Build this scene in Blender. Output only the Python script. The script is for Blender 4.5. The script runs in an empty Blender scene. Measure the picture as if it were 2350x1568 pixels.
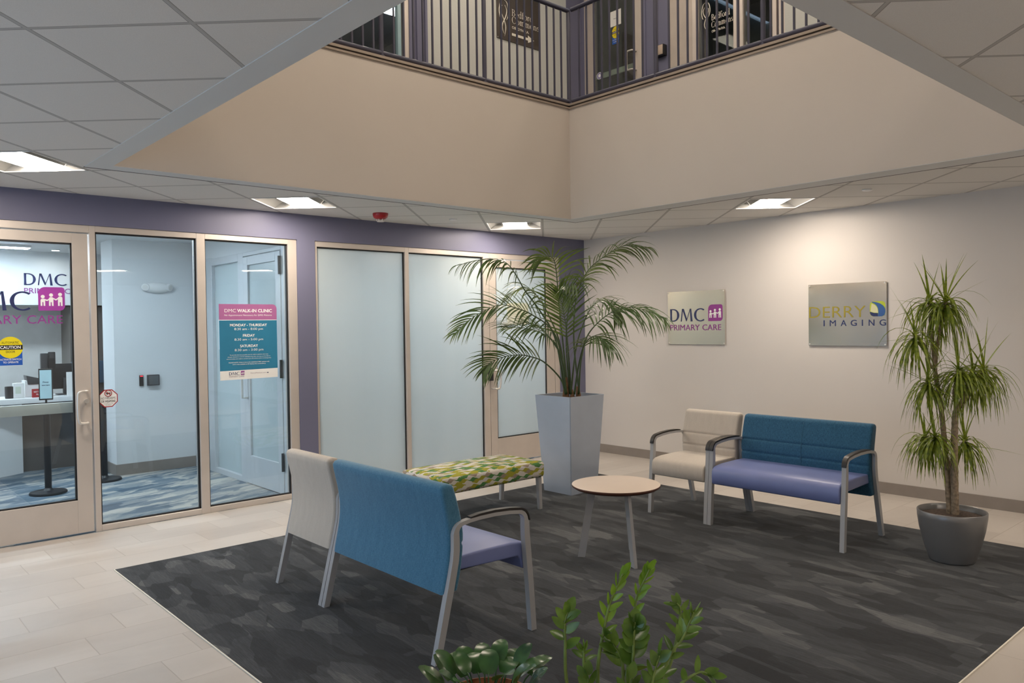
import bpy, bmesh, math, random
from mathutils import Vector, Matrix
random.seed(7)
C = bpy.context.scene.collection
SC = bpy.context.scene
PI = math.pi
rad = math.radians

# ------------------------------------------------------------------ camera
YAW, PITCH, ROLL = rad(48.16614), rad(-1.09589), rad(-0.81198)
CAM = Vector((7.01895, -7.57229, 1.63492))
fwd = Vector((-math.sin(YAW) * math.cos(PITCH), math.cos(YAW) * math.cos(PITCH), math.sin(PITCH)))
rgt = Vector((math.cos(YAW), math.sin(YAW), 0)); upv = rgt.cross(fwd)
r2 = rgt * math.cos(ROLL) + upv * math.sin(ROLL)
u2 = -rgt * math.sin(ROLL) + upv * math.cos(ROLL)
cam_d = bpy.data.cameras.new('camera'); cam = bpy.data.objects.new('camera', cam_d); C.objects.link(cam)
mw = Matrix((r2, u2, -fwd)).transposed().to_4x4(); mw.translation = CAM
cam.matrix_world = mw
cam_d.sensor_fit = 'HORIZONTAL'; cam_d.sensor_width = 36; cam_d.lens = 1794.735 / 2350 * 36
cam_d.clip_start = 0.05; cam_d.clip_end = 200
SC.camera = cam

# ------------------------------------------------------------------ world, view, light levels
w = bpy.data.worlds.new('world'); SC.world = w; w.use_nodes = True
bg = w.node_tree.nodes['Background']
bg.inputs[0].default_value = (0.60, 0.78, 1.0, 1); bg.inputs[1].default_value = 2.5
SC.view_settings.view_transform = 'Standard'; SC.view_settings.look = 'None'
SC.view_settings.gamma = 1; SC.view_settings.use_curve_mapping = False
SC.view_settings.exposure = 0.0
LOBBY_E, LOBBY_C = 60.0, (1.0, 0.865, 0.72)      # lobby ceiling lights
UPPER_E, UPPER_C = 21.0, (1.0, 0.85, 0.69)       # upper storey ceiling lights
CLINIC_E, CLINIC_C = 62.0, (0.82, 0.915, 1.0)     # clinic ceiling lights

# ------------------------------------------------------------------ helpers
def lin(*c):
    o = []
    for v in c:
        v /= 255.0
        o.append(v / 12.92 if v <= 0.04045 else ((v + 0.055) / 1.055) ** 2.4)
    return tuple(o)

class N:                                   # node-tree helper
    def __init__(s, name):
        s.m = bpy.data.materials.new(name); s.m.use_nodes = True
        s.t = s.m.node_tree; s.t.nodes.clear()
        s.out = s.t.nodes.new('ShaderNodeOutputMaterial')
    def n(s, typ, **kw):
        nd = s.t.nodes.new(typ)
        for k, v in kw.items():
            if k.startswith('i_'):
                key = k[2:]; key = int(key) if key.isdigit() else key.replace('_', ' ')
                s.set(nd.inputs[key], v)
            else: setattr(nd, k, v)
        return nd
    def set(s, sock, v):
        if isinstance(v, bpy.types.NodeSocket): s.t.links.new(v, sock)
        elif isinstance(v, bpy.types.Node): s.t.links.new(v.outputs[0], sock)
        else:
            if sock.type == 'RGBA' and len(v) == 3: v = (*v, 1)
            sock.default_value = v
    def math(s, op, a, b=None, c=None):
        nd = s.t.nodes.new('ShaderNodeMath'); nd.operation = op
        s.set(nd.inputs[0], a)
        if b is not None: s.set(nd.inputs[1], b)
        if c is not None: s.set(nd.inputs[2], c)
        return nd.outputs[0]
    def mix(s, f, a, b, blend='MIX'):
        nd = s.t.nodes.new('ShaderNodeMix'); nd.data_type = 'RGBA'; nd.blend_type = blend
        s.set(nd.inputs['Factor'], f); s.set(nd.inputs[6], a); s.set(nd.inputs[7], b)
        return nd.outputs[2]
    def ramp(s, f, stops, interp='LINEAR'):
        nd = s.t.nodes.new('ShaderNodeValToRGB'); cr = nd.color_ramp; cr.interpolation = interp
        while len(cr.elements) < len(stops): cr.elements.new(0.5)
        for e, (p, c) in zip(cr.elements, stops):
            e.position = p; e.color = (*c, 1) if len(c) == 3 else c
        s.set(nd.inputs[0], f); return nd.outputs[0]
    def coord(s, which='Object'):
        return s.t.nodes.new('ShaderNodeTexCoord').outputs[which]
    def uv(s):
        return s.t.nodes.new('ShaderNodeUVMap').outputs[0]
    def mapv(s, vec, scale=(1, 1, 1), rot=(0, 0, 0), loc=(0, 0, 0)):
        return s.n('ShaderNodeMapping', i_Vector=vec, i_Scale=scale, i_Rotation=rot, i_Location=loc).outputs[0]
    def noise(s, vec, scale, detail=2, rough=0.5, dist=0.0):
        return s.n('ShaderNodeTexNoise', i_Vector=vec, i_Scale=scale, i_Detail=detail, i_Roughness=rough, i_Distortion=dist).outputs['Fac']
    def bump(s, h, strength=0.2, dist=0.01):
        return s.n('ShaderNodeBump', i_Height=h, i_Strength=strength, i_Distance=dist).outputs[0]
    def done(s, sh):
        s.t.links.new(sh if isinstance(sh, bpy.types.NodeSocket) else sh.outputs[0], s.out.inputs[0]); return s.m
    def pbsdf(s, color, rough=0.5, metal=0.0, spec=0.5, normal=None, **kw):
        p = s.n('ShaderNodeBsdfPrincipled'); s.set(p.inputs['Base Color'], color)
        s.set(p.inputs['Roughness'], rough); s.set(p.inputs['Metallic'], metal)
        s.set(p.inputs['Specular IOR Level'], spec)
        if normal is not None: s.set(p.inputs['Normal'], normal)
        for k, v in kw.items(): s.set(p.inputs[k.replace('_', ' ')], v)
        return p

def plain(name, c, rough=0.5, metal=0.0, spec=0.5, var=0.06, scale=6.0, bump=0.0, bscale=300.0):
    m = N(name); v = m.coord()
    n = m.noise(v, scale, 3)
    lo = tuple(max(0, x * (1 - var)) for x in c); hi = tuple(min(1, x * (1 + var)) for x in c)
    col = m.ramp(n, [(0.3, lo), (0.7, hi)])
    nm = m.bump(m.noise(v, bscale, 2), bump, 0.002) if bump else None
    return m.done(m.pbsdf(col, rough, metal, spec, nm))

def emit(name, c, e):
    m = N(name); return m.done(m.n('ShaderNodeEmission', i_Color=c, i_Strength=e))

def clear_glass(name, tint, refl=0.9, base=0.045):
    m = N(name)
    lw = m.n('ShaderNodeLayerWeight', i_Blend=0.5)
    f = m.math('ADD', m.math('MULTIPLY', m.math('POWER', lw.outputs['Facing'], 5.0), refl), base)
    t = m.n('ShaderNodeBsdfTransparent', i_Color=tint)
    g = m.n('ShaderNodeBsdfGlossy', i_Roughness=0.01, i_Color=(1, 1, 1))
    mx = m.n('ShaderNodeMixShader'); m.set(mx.inputs[0], f)
    m.t.links.new(t.outputs[0], mx.inputs[1]); m.t.links.new(g.outputs[0], mx.inputs[2])
    return m.done(mx)

def leafmat(name, a, b, rough=0.4, trans=0.3, scale=9.0):
    m = N(name); v = m.coord()
    col = m.ramp(m.noise(v, scale, 2), [(0.3, a), (0.7, b)])
    p = m.pbsdf(col, rough, 0, 0.5)
    t = m.n('ShaderNodeBsdfTranslucent'); m.set(t.inputs[0], m.mix(0.5, col, (0.35, 0.45, 0.03)))
    mx = m.n('ShaderNodeMixShader', i_0=trans)
    m.t.links.new(p.outputs[0], mx.inputs[1]); m.t.links.new(t.outputs[0], mx.inputs[2])
    return m.done(mx)

def fabric(name, c1, c2, weave=420.0, streak=0.35, rough=0.85, sheen=0.3, axis='UV'):
    m = N(name); v = m.uv()
    h = m.noise(m.mapv(v, (weave * 0.25, weave, 1)), 1.0, 2, 0.7)
    k = m.noise(m.mapv(v, (weave, weave * 0.18, 1)), 1.0, 2, 0.7)
    big = m.noise(m.mapv(v, (26, 7, 1)), 1.0, 4, 0.65)
    f = m.math('ADD', m.math('MULTIPLY', m.math('ADD', h, k), 0.5 - streak * 0.25), m.math('MULTIPLY', big, streak * 0.5))
    col = m.ramp(f, [(0.32, c1), (0.62, c2)])
    nm = m.bump(m.math('ADD', h, k), 0.25, 0.002)
    return m.done(m.pbsdf(col, rough, 0, 0.25, nm, Sheen_Weight=sheen, Sheen_Roughness=0.4))

class MB:                                  # mesh builder: everything collected becomes ONE mesh
    def __init__(s): s.bm = bmesh.new()
    def v(s, p): return s.bm.verts.new(p)
    def face(s, vs):
        try: return s.bm.faces.new(vs)
        except ValueError: return None
    def merge(s, o, mat=None):
        me = bpy.data.meshes.new('tmp'); o.to_mesh(me); o.free()
        if mat is not None: me.transform(mat)
        s.bm.from_mesh(me); bpy.data.meshes.remove(me); return s
    def box(s, x0, x1, y0, y1, z0, z1, bev=0.0, seg=2, mat=None):
        b = bmesh.new(); bmesh.ops.create_cube(b, size=1)
        for q in b.verts:
            q.co = Vector(((x0 + x1) / 2 + q.co.x * (x1 - x0), (y0 + y1) / 2 + q.co.y * (y1 - y0), (z0 + z1) / 2 + q.co.z * (z1 - z0)))
        if bev: bmesh.ops.bevel(b, geom=b.edges[:], offset=bev, segments=seg, affect='EDGES', profile=0.6)
        return s.merge(b, mat)
    def prism(s, pts, axis, a0, a1, bev=0.0, seg=2, mat=None):   # 2-D outline pulled along an axis
        def P(u, w_, a): return {'x': (a, u, w_), 'y': (u, a, w_), 'z': (u, w_, a)}[axis]
        b = bmesh.new()
        lo = [b.verts.new(P(u, q, a0)) for u, q in pts]; hi = [b.verts.new(P(u, q, a1)) for u, q in pts]
        b.faces.new(lo[::-1]); b.faces.new(hi); n = len(pts)
        for i in range(n): b.faces.new((lo[i], lo[(i + 1) % n], hi[(i + 1) % n], hi[i]))
        bmesh.ops.recalc_face_normals(b, faces=b.faces[:])
        if bev:
            capf = [f for f in b.faces if len(f.verts) == n]
            es = {e for f in capf for e in f.edges}
            bmesh.ops.bevel(b, geom=list(es), offset=bev, segments=seg, affect='EDGES', profile=0.6)
        return s.merge(b, mat)
    def tube(s, pts, r, seg=10, cap=True, closed=False):
        pts = [Vector(p) for p in pts]; n = len(pts)
        rs = r if isinstance(r, (list, tuple)) else [r] * n
        prev = None; rings = []
        for i, p in enumerate(pts):
            t = (pts[min(i + 1, n - 1)] - pts[max(i - 1, 0)]).normalized()
            if prev is None: prev = t.orthogonal().normalized()
            a = (prev - t * prev.dot(t)); a = a.normalized() if a.length > 1e-6 else t.orthogonal().normalized(); prev = a; b_ = t.cross(a)
            rings.append([s.v(p + (a * math.cos(2 * PI * k / seg) + b_ * math.sin(2 * PI * k / seg)) * rs[i]) for k in range(seg)])
        for i in range(n - 1):
            for k in range(seg):
                s.face((rings[i][k], rings[i][(k + 1) % seg], rings[i + 1][(k + 1) % seg], rings[i + 1][k]))
        if cap: s.face(rings[0][::-1]); s.face(rings[-1])
        return s
    def bar(s, path, hx, depths, x=0.0, a=0, b=None):   # flat bar along a path in the y-z plane (hx = half width in x), stations a to b
        n = len(path); L = []; b = n - 1 if b is None else b
        for i, (y, z) in list(enumerate(path))[a:b + 1]:
            y0, z0 = path[max(i - 1, 0)]; y1, z1 = path[min(i + 1, n - 1)]
            t = Vector((y1 - y0, z1 - z0)).normalized(); nn = Vector((-t.y, t.x)) * depths[i] / 2
            if i == 0 or i == n - 1: nn = Vector((depths[i] / 2 * (1 if nn.x > 0 else -1), 0)) if abs(t.y) > 0.8 else nn
            L.append([s.v((x - hx, y + nn.x, z + nn.y)), s.v((x + hx, y + nn.x, z + nn.y)), s.v((x + hx, y - nn.x, z - nn.y)), s.v((x - hx, y - nn.x, z - nn.y))])
        for i in range(len(L) - 1):
            for k in range(4): s.face((L[i][k], L[i][(k + 1) % 4], L[i + 1][(k + 1) % 4], L[i + 1][k]))
        s.face(L[0][::-1]); s.face(L[-1]); bmesh.ops.recalc_face_normals(s.bm, faces=s.bm.faces[:]); return s
    def lathe(s, prof, seg=40, c=(0, 0), cap0=True, cap1=True):
        R = []
        for r, z in prof: R.append([s.v((c[0] + r * math.cos(2 * PI * k / seg), c[1] + r * math.sin(2 * PI * k / seg), z)) for k in range(seg)])
        for i in range(len(R) - 1):
            for k in range(seg): s.face((R[i][k], R[i][(k + 1) % seg], R[i + 1][(k + 1) % seg], R[i + 1][k]))
        if cap0: s.face(R[0][::-1])
        if cap1: s.face(R[-1])
        return s
    def disc(s, c, n, r, th, seg=32):      # thin disc with axis n
        n = Vector(n).normalized(); c = Vector(c); s.tube([c, c + n * th], r, seg); return s
    def text(s, txt, o, r, u, width=None, height=None, bold=0.0, th=0.001, align='L'):
        cu = bpy.data.curves.new('t', 'FONT'); cu.body = txt; cu.size = 1; cu.offset = bold; cu.resolution_u = 3
        ob = bpy.data.objects.new('t', cu); me = ob.to_mesh()
        b = bmesh.new(); b.from_mesh(me); ob.to_mesh_clear(); bpy.data.objects.remove(ob); bpy.data.curves.remove(cu)
        xs = [q.co.x for q in b.verts]; ys = [q.co.y for q in b.verts]
        x0, x1, y0, y1 = min(xs), max(xs), min(ys), max(ys)
        if height is None: height = (y1 - y0) * width / (x1 - x0)
        sy = height / (y1 - y0); sx = sy if width is None else width / (x1 - x0)
        r = Vector(r); u = Vector(u); o = Vector(o); nn = r.cross(u).normalized()
        off = {'L': 0, 'C': -(x1 - x0) * sx / 2, 'R': -(x1 - x0) * sx}[align]
        for q in b.verts: q.co = o + r * ((q.co.x - x0) * sx + off) + u * ((q.co.y - y0) * sy) + nn * th
        return s.merge(b)
    def poly(s, pts, o, r, u, th0=0.0, th1=0.001):   # filled outline in a plane (o, r, u), given thickness
        r = Vector(r); u = Vector(u); o = Vector(o); nn = r.cross(u).normalized(); b = bmesh.new()
        lo = [b.verts.new(o + r * x + u * y + nn * th0) for x, y in pts]; hi = [b.verts.new(o + r * x + u * y + nn * th1) for x, y in pts]
        b.faces.new(lo[::-1]); b.faces.new(hi); n = len(pts)
        for i in range(n): b.faces.new((lo[i], lo[(i + 1) % n], hi[(i + 1) % n], hi[i]))
        bmesh.ops.recalc_face_normals(b, faces=b.faces[:])
        return s.merge(b)
    def leaf(s, p, d, L, W, droop=0.2, hint=(0, 0, 1), nseg=5, fold=0.2, prof=None, tipw=0.02):
        d = Vector(d).normalized(); h = Vector(hint); p = Vector(p); rows = []
        q = p.copy(); pts = [q.copy()]; t = d.copy()
        for i in range(nseg):
            t = (t + Vector((0, 0, -droop * 2.0 / nseg))).normalized(); q = q + t * (L / nseg); pts.append(q.copy())
        for i in range(nseg + 1):
            tt = (pts[min(i + 1, nseg)] - pts[max(i - 1, 0)]).normalized()
            sd = tt.cross(h)
            sd = sd.normalized() if sd.length > 1e-4 else tt.orthogonal().normalized()
            nn = sd.cross(tt); x = i / nseg
            wv = W * (prof(x) if prof else max(tipw, math.sin(PI * min(1, 0.12 + x * 0.88)) ** 0.75)) / 2
            rows.append((s.v(pts[i] - sd * wv + nn * wv * fold), s.v(pts[i]), s.v(pts[i] + sd * wv + nn * wv * fold)))
        for i in range(nseg):
            a, b = rows[i], rows[i + 1]
            s.face((a[0], a[1], b[1], b[0])); s.face((a[1], a[2], b[2], b[1]))
        return s
    def build(s, name, mat, parent=None, smooth=None, uv=False):
        me = bpy.data.meshes.new(name)
        if uv:
            L = s.bm.loops.layers.uv.new('UVMap'); s.bm.normal_update()
            for f in s.bm.faces:
                n = f.normal; ax = max(range(3), key=lambda i: abs(n[i]))
                for l in f.loops:
                    c = l.vert.co
                    l[L].uv = {0: (c.y, c.z), 1: (c.x, c.z), 2: (c.x, c.y)}[ax]
        s.bm.to_mesh(me); s.bm.free(); me.materials.append(mat)
        if smooth is not None:
            me.polygons.foreach_set('use_smooth', [True] * len(me.polygons))
            if smooth < 180: me.set_sharp_from_angle(angle=rad(smooth))
        o = bpy.data.objects.new(name, me); C.objects.link(o)
        if parent is not None: o.parent = parent
        return o

class TX:                                  # lettering: every line of text or mark is a mesh of its own
    def __init__(s): s.q = []
    def text(s, *a, **k): s.q.append(MB().text(*a, **k)); return s
    def poly(s, *a, **k): s.q.append(MB().poly(*a, **k)); return s
    def build(s, name, mat, parent): return [m.build(name, mat, parent) for m in s.q]
def tag(o, label, cat, group=None):
    o['label'] = label; o['category'] = cat
    if group: o['group'] = group
    return o
def thing(name, label, cat, loc=(0, 0, 0), rz=0.0, group=None):
    o = bpy.data.objects.new(name, None); C.objects.link(o); o.empty_display_size = 0.1
    o.location = loc; o.rotation_euler = (0, 0, rz); return tag(o, label, cat, group)
def struct(o): o['kind'] = 'structure'; return o
def sempty(name, loc=(0, 0, 0)):
    o = bpy.data.objects.new(name, None); C.objects.link(o); o.location = loc; return struct(o)
def sbox(name, x0, x1, y0, y1, z0, z1, m, bev=0.0, parent=None):
    o = MB().box(x0, x1, y0, y1, z0, z1, bev).build(name, m, parent)
    return o if parent is not None else struct(o)
def cat_rom(pts, n):
    P = [Vector(p) for p in pts]; P = [P[0] * 2 - P[1]] + P + [P[-1] * 2 - P[-2]]; out = []
    m = len(P) - 3
    for i in range(n + 1):
        x = i / n * m; k = min(int(x), m - 1); t = x - k; a, b, c, d = P[k:k + 4]
        out.append(0.5 * ((2 * b) + (c - a) * t + (2 * a - 5 * b + 4 * c - d) * t * t + (3 * b - a - 3 * c + d) * t ** 3))
    return out

# ------------------------------------------------------------------ materials
M = {}
def mat_wall(name, c, scale=(120, 120, 120), bump=0.08, rough=0.6):
    m = N(name); v = m.coord(); n = m.noise(m.mapv(v, scale), 1.0, 2)
    big = m.noise(v, 1.3, 2); col = m.ramp(big, [(0.3, tuple(x * 0.97 for x in c)), (0.7, c)])
    return m.done(m.pbsdf(col, rough, 0, 0.3, m.bump(n, bump, 0.003)))
M['wall'] = mat_wall('wall_paint', (0.665, 0.63, 0.60))
M['drywall'] = mat_wall('drywall_paint', (0.60, 0.545, 0.49))
M['trim_gray'] = mat_wall('opening_trim_paint', (0.64, 0.65, 0.65))
M['purple'] = mat_wall('purple_paint', (0.165, 0.168, 0.252), rough=0.45)
M['wallpaper'] = mat_wall('woven_wallpaper', (0.60, 0.61, 0.58), (10, 10, 90), 0.5)
M['white_paint'] = mat_wall('white_paint', (0.72, 0.74, 0.75))
M['base'] = plain('taupe_vinyl_base', (0.27, 0.235, 0.21), 0.5)
M['frame'] = plain('champagne_anodised_aluminium', (0.61, 0.55, 0.50), 0.38, 0.3, var=0.03)
M['gasket'] = plain('black_gasket', (0.01, 0.01, 0.012), 0.5)
M['chrome'] = plain('satin_metal', (0.70, 0.67, 0.63), 0.42, 0.6, var=0.02)
M['silver'] = plain('silver_powder_coat', (0.43, 0.435, 0.45), 0.38, 0.2, var=0.02)
M['black'] = plain('black_plastic', (0.012, 0.012, 0.014), 0.4)
M['darkgray'] = plain('dark_grey_plastic', (0.05, 0.05, 0.055), 0.45)
M['dark'] = plain('dark_void', (0.015, 0.015, 0.017), 0.8)
M['white'] = plain('white_plastic', (0.80, 0.80, 0.79), 0.4, var=0.02)
M['paper'] = plain('white_paper', (0.82, 0.82, 0.80), 0.7, var=0.02)
M['navy'] = plain('navy_lettering', (0.018, 0.028, 0.11), 0.4)
M['magenta'] = plain('magenta_lettering', (0.27, 0.035, 0.26), 0.4)
M['white_print'] = plain('white_print', (0.86, 0.86, 0.86), 0.5, var=0.01)
M['black_print'] = plain('black_print', (0.01, 0.01, 0.01), 0.5)
M['cream_print'] = plain('cream_lettering', (0.80, 0.76, 0.66), 0.45, var=0.02)
M['gold'] = plain('olive_gold_lettering', (0.33, 0.27, 0.035), 0.35, 0.3)
M['red'] = plain('red_plastic', (0.36, 0.012, 0.018), 0.35)
M['yellow'] = plain('yellow_sticker', (0.80, 0.66, 0.01), 0.45)
M['blue'] = plain('blue_sticker', (0.012, 0.10, 0.47), 0.45)
M['lime'] = plain('lime_print', (0.42, 0.50, 0.03), 0.4)
M['teal'] = plain('teal_print', (0.02, 0.19, 0.33), 0.5, var=0.12, scale=2.5)
M['poster_purple'] = plain('plum_print', (0.36, 0.12, 0.29), 0.5)
M['violet'] = plain('violet_print', (0.13, 0.11, 0.36), 0.45)
M['rail'] = plain('slate_blue_enamel', (0.062, 0.062, 0.095), 0.32, var=0.03)
M['molding'] = plain('taupe_moulding', (0.33, 0.27, 0.22), 0.5)
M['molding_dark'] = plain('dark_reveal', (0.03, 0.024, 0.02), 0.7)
M['glass'] = clear_glass('clear_glass', (0.90, 0.95, 0.97))
M['glass_dark'] = clear_glass('upper_clear_glass', (0.78, 0.82, 0.82), 0.8, 0.06)
M['lamp'] = emit('lamp_lens', LOBBY_C, LOBBY_E)
M['lamp_up'] = emit('upper_lamp_lens', UPPER_C, UPPER_E)
M['lamp_in'] = emit('clinic_lamp_lens', CLINIC_C, CLINIC_E)
M['spot_in'] = emit('spot_lens', (1.0, 0.95, 0.88), 260.0)
M['led_red'] = emit('red_indicator', (1.0, 0.05, 0.08), 1.5)
M['screen'] = emit('lit_sign_screen', (0.55, 0.75, 0.85), 0.55)
M['reflector'] = plain('matte_reflector', (0.20, 0.20, 0.195), 0.6, var=0.01)
M['tabletop'] = plain('cream_laminate', (0.66, 0.56, 0.48), 0.35, var=0.02)
M['tableedge'] = plain('brown_stained_edge', (0.10, 0.035, 0.02), 0.4, var=0.2, scale=40)
M['terracotta'] = plain('terracotta', (0.30, 0.11, 0.045), 0.7, var=0.15)
M['soil'] = plain('potting_soil', (0.06, 0.04, 0.03), 0.95, var=0.6, scale=60, bump=1.0, bscale=80)
M['planter'] = plain('silver_metallic_planter', (0.46, 0.525, 0.63), 0.36, 0.3, var=0.03)  # silver with the blue of the daylight mixed into the base colour
M['pot'] = plain('grey_satin_pot', (0.21, 0.21, 0.215), 0.33, 0.35, var=0.02)
M['vinyl'] = plain('periwinkle_vinyl', (0.17, 0.21, 0.44), 0.38, var=0.03, bump=0.1, bscale=700)
M['beige'] = fabric('beige_suede', (0.47, 0.42, 0.36), (0.60, 0.54, 0.475), 500, 0.6)
M['bluefab'] = fabric('blue_weave', (0.008, 0.048, 0.10), (0.045, 0.15, 0.26), 260, 0.2)
M['bluevelvet'] = fabric('blue_chenille', (0.032, 0.122, 0.215), (0.085, 0.235, 0.37), 260, 0.45, sheen=0.35)
M['underside'] = plain('black_underside_cloth', (0.015, 0.016, 0.022), 0.8)
M['armpad'] = plain('black_urethane', (0.022, 0.02, 0.02), 0.42)
M['trunk_d'] = plain('ringed_bark', (0.25, 0.19, 0.13), 0.8, var=0.4, scale=50)
M['palm'] = leafmat('palm_leaf', (0.014, 0.04, 0.014), (0.075, 0.135, 0.045), 0.34, 0.2, 10)
M['palm_stem'] = plain('palm_stem', (0.05, 0.085, 0.03), 0.5, var=0.3)
M['palm_husk'] = plain('palm_husk', (0.22, 0.12, 0.06), 0.85, var=0.3, scale=30)
M['drac'] = leafmat('dracaena_leaf', (0.065, 0.12, 0.012), (0.30, 0.36, 0.04), 0.42, 0.25, 40)
M['zz'] = leafmat('zz_leaf', (0.025, 0.085, 0.015), (0.13, 0.24, 0.045), 0.25, 0.2, 18)
M['zz_young'] = leafmat('zz_young_leaf', (0.075, 0.20, 0.015), (0.17, 0.33, 0.03), 0.25, 0.25, 18)
M['zz_stem'] = plain('zz_stem', (0.14, 0.21, 0.05), 0.45, var=0.25, scale=30)
M['round_leaf'] = leafmat('round_leaf', (0.012, 0.055, 0.022), (0.05, 0.14, 0.04), 0.22, 0.1, 22)
M['desk_front'] = plain('brown_grey_laminate', (0.13, 0.115, 0.105), 0.4)
M['interior_gray'] = plain('grey_back_wall', (0.72, 0.71, 0.69), 0.6)
M['cabinet_blue'] = plain('blue_grey_cabinet', (0.04, 0.09, 0.15), 0.5)
M['rail_band'] = plain('satin_push_bar', (0.55, 0.56, 0.53), 0.4, 0.3)

def mk():
    # frosted film
    m = N('frosted_glass'); v = m.coord()
    n = m.noise(m.mapv(v, (1, 3.0, 0.3)), 1.0, 2)
    col = m.ramp(n, [(0.3, (0.55, 0.60, 0.60)), (0.7, (0.60, 0.65, 0.65))])
    d = m.n('ShaderNodeBsdfDiffuse', i_Color=col); t = m.n('ShaderNodeBsdfTranslucent', i_Color=(0.70, 0.755, 0.775))
    g = m.n('ShaderNodeBsdfGlossy', i_Roughness=0.18)
    a = m.n('ShaderNodeMixShader', i_0=0.42); m.t.links.new(d.outputs[0], a.inputs[1]); m.t.links.new(t.outputs[0], a.inputs[2])
    lw = m.n('ShaderNodeLayerWeight', i_Blend=0.5)
    f = m.math('ADD', m.math('MULTIPLY', m.math('POWER', lw.outputs['Facing'], 5.0), 0.8), 0.04)
    b = m.n('ShaderNodeMixShader'); m.set(b.inputs[0], f); m.t.links.new(a.outputs[0], b.inputs[1]); m.t.links.new(g.outputs[0], b.inputs[2])
    M['frost'] = m.done(b)
    # brushed steel
    m = N('brushed_steel'); v = m.coord()
    n = m.noise(m.mapv(v, (3, 3, 500)), 1.0, 2)
    r = m.ramp(n, [(0.3, (0.22,) * 3), (0.7, (0.34,) * 3)])
    wob = m.noise(v, 2.2, 1)
    M['steel'] = m.done(m.pbsdf((0.76, 0.65, 0.51), 0.2, 1.0, 0.5, m.bump(wob, 0.3, 0.02)))
    # stone floor: planks along y, each row shifted by a third
    m = N('limestone_plank_tile'); v = m.coord()
    sx = m.n('ShaderNodeSeparateXYZ', i_0=v)
    xr = m.math('DIVIDE', sx.outputs[0], 0.298); row = m.math('FLOOR', xr); fx = m.math('FRACT', xr)
    yy = m.math('DIVIDE', m.math('ADD', m.math('ADD', sx.outputs[1], 36.58), m.math('MULTIPLY', row, 0.2045)), 0.6096)
    yy = m.math('ADD', yy, 10.0066)
    cell = m.math('FLOOR', yy); fy = m.math('FRACT', yy)
    ex = m.math('MULTIPLY', m.math('MINIMUM', fx, m.math('SUBTRACT', 1.0, fx)), 0.298)
    ey = m.math('MULTIPLY', m.math('MINIMUM', fy, m.math('SUBTRACT', 1.0, fy)), 0.6096)
    e = m.math('MINIMUM', ex, ey)
    g = m.math('SUBTRACT', 1.0, m.math('MINIMUM', m.math('DIVIDE', e, 0.004), 1.0))
    cid = m.n('ShaderNodeCombineXYZ', i_0=row, i_1=cell)
    rnd = m.n('ShaderNodeTexWhiteNoise', i_Vector=cid.outputs[0]).outputs['Value']
    cloud = m.noise(m.mapv(v, (3, 1.2, 1)), 1.2, 5, 0.6, 0.6)
    f = m.math('ADD', m.math('MULTIPLY', rnd, 0.35), m.math('MULTIPLY', cloud, 0.75))
    col = m.ramp(f, [(0.25, (0.42, 0.38, 0.345)), (0.75, (0.53, 0.49, 0.45))])
    col = m.mix(g, col, (0.36, 0.32, 0.28))
    nm = m.bump(m.math('SUBTRACT', 1.0, g), 0.4, 0.002)
    M['tile'] = m.done(m.pbsdf(col, m.math('ADD', 0.32, m.math('MULTIPLY', cloud, 0.15)), 0, 0.4, nm))
    # dark shard carpet
    def carpet(name, stops, ang, s1, fine, stretch):
        m = N(name); v = m.coord()
        rot = m.mapv(v, (1, 1, 1), (0, 0, ang))
        warp = m.noise(rot, 1.5, 2)
        vo1 = m.n('ShaderNodeTexVoronoi', i_Vector=m.mapv(rot, (s1, s1 * stretch, 1)), i_Scale=1.0, i_Randomness=1.0); vo1.distance = 'MANHATTAN'
        vo2 = m.n('ShaderNodeTexVoronoi', i_Vector=m.mapv(rot, (s1 * 0.7, s1 * stretch * 1.4, 1), (0, 0, 0.35), (3.1, 1.7, 0)), i_Scale=1.0, i_Randomness=1.0); vo2.distance = 'CHEBYCHEV'
        a = m.n('ShaderNodeSeparateColor', i_0=vo1.outputs['Color']).outputs[0]
        b = m.n('ShaderNodeSeparateColor', i_0=vo2.outputs['Color']).outputs[1]
        st = m.noise(m.mapv(rot, (1.6, 70, 1)), 1.0, 3, 0.75)
        st2 = m.noise(m.mapv(rot, (10, 200, 1)), 1.0, 3, 0.9)
        grain = m.noise(v, 420, 1)
        f = m.math('ADD', m.math('MULTIPLY', a, 0.20), m.math('MULTIPLY', b, 0.20))
        f = m.math('ADD', f, m.math('ADD', m.math('MULTIPLY', st, 0.20), m.math('MULTIPLY', st2, 0.44)))
        f = m.math('ADD', f, m.math('MULTIPLY', m.math('SUBTRACT', grain, 0.5), fine))
        col = m.ramp(f, stops)
        return m.done(m.pbsdf(col, 0.95, 0, 0.1, m.bump(grain, 0.5, 0.003), Sheen_Weight=0.15))
    M['carpet'] = carpet('charcoal_shard_carpet', [(0.34, (0.0075, 0.0085, 0.0105)), (0.48, (0.022, 0.0245, 0.0285)), (0.62, (0.050, 0.055, 0.062)), (0.76, (0.125, 0.128, 0.13))], 0.06, 2.9, 0.26, 2.2)
    M['carpet_in'] = carpet('blue_grey_streak_carpet', [(0.32, (0.03, 0.055, 0.085)), (0.43, (0.08, 0.135, 0.19)), (0.53, (0.20, 0.23, 0.25)), (0.64, (0.50, 0.47, 0.42))], 1.25, 3.2, 0.35, 2.4)
    # ceiling tiles on the diagonal grid
    m = N('ceiling_tile'); v = m.coord(); sx = m.n('ShaderNodeSeparateXYZ', i_0=v)
    ca, sa = math.cos(GA), math.sin(GA)
    hh = m.math('ADD', m.math('MULTIPLY', sx.outputs[0], ca), m.math('MULTIPLY', sx.outputs[1], sa))
    dd = m.math('SUBTRACT', m.math('MULTIPLY', sx.outputs[1], ca), m.math('MULTIPLY', sx.outputs[0], sa))
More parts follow.
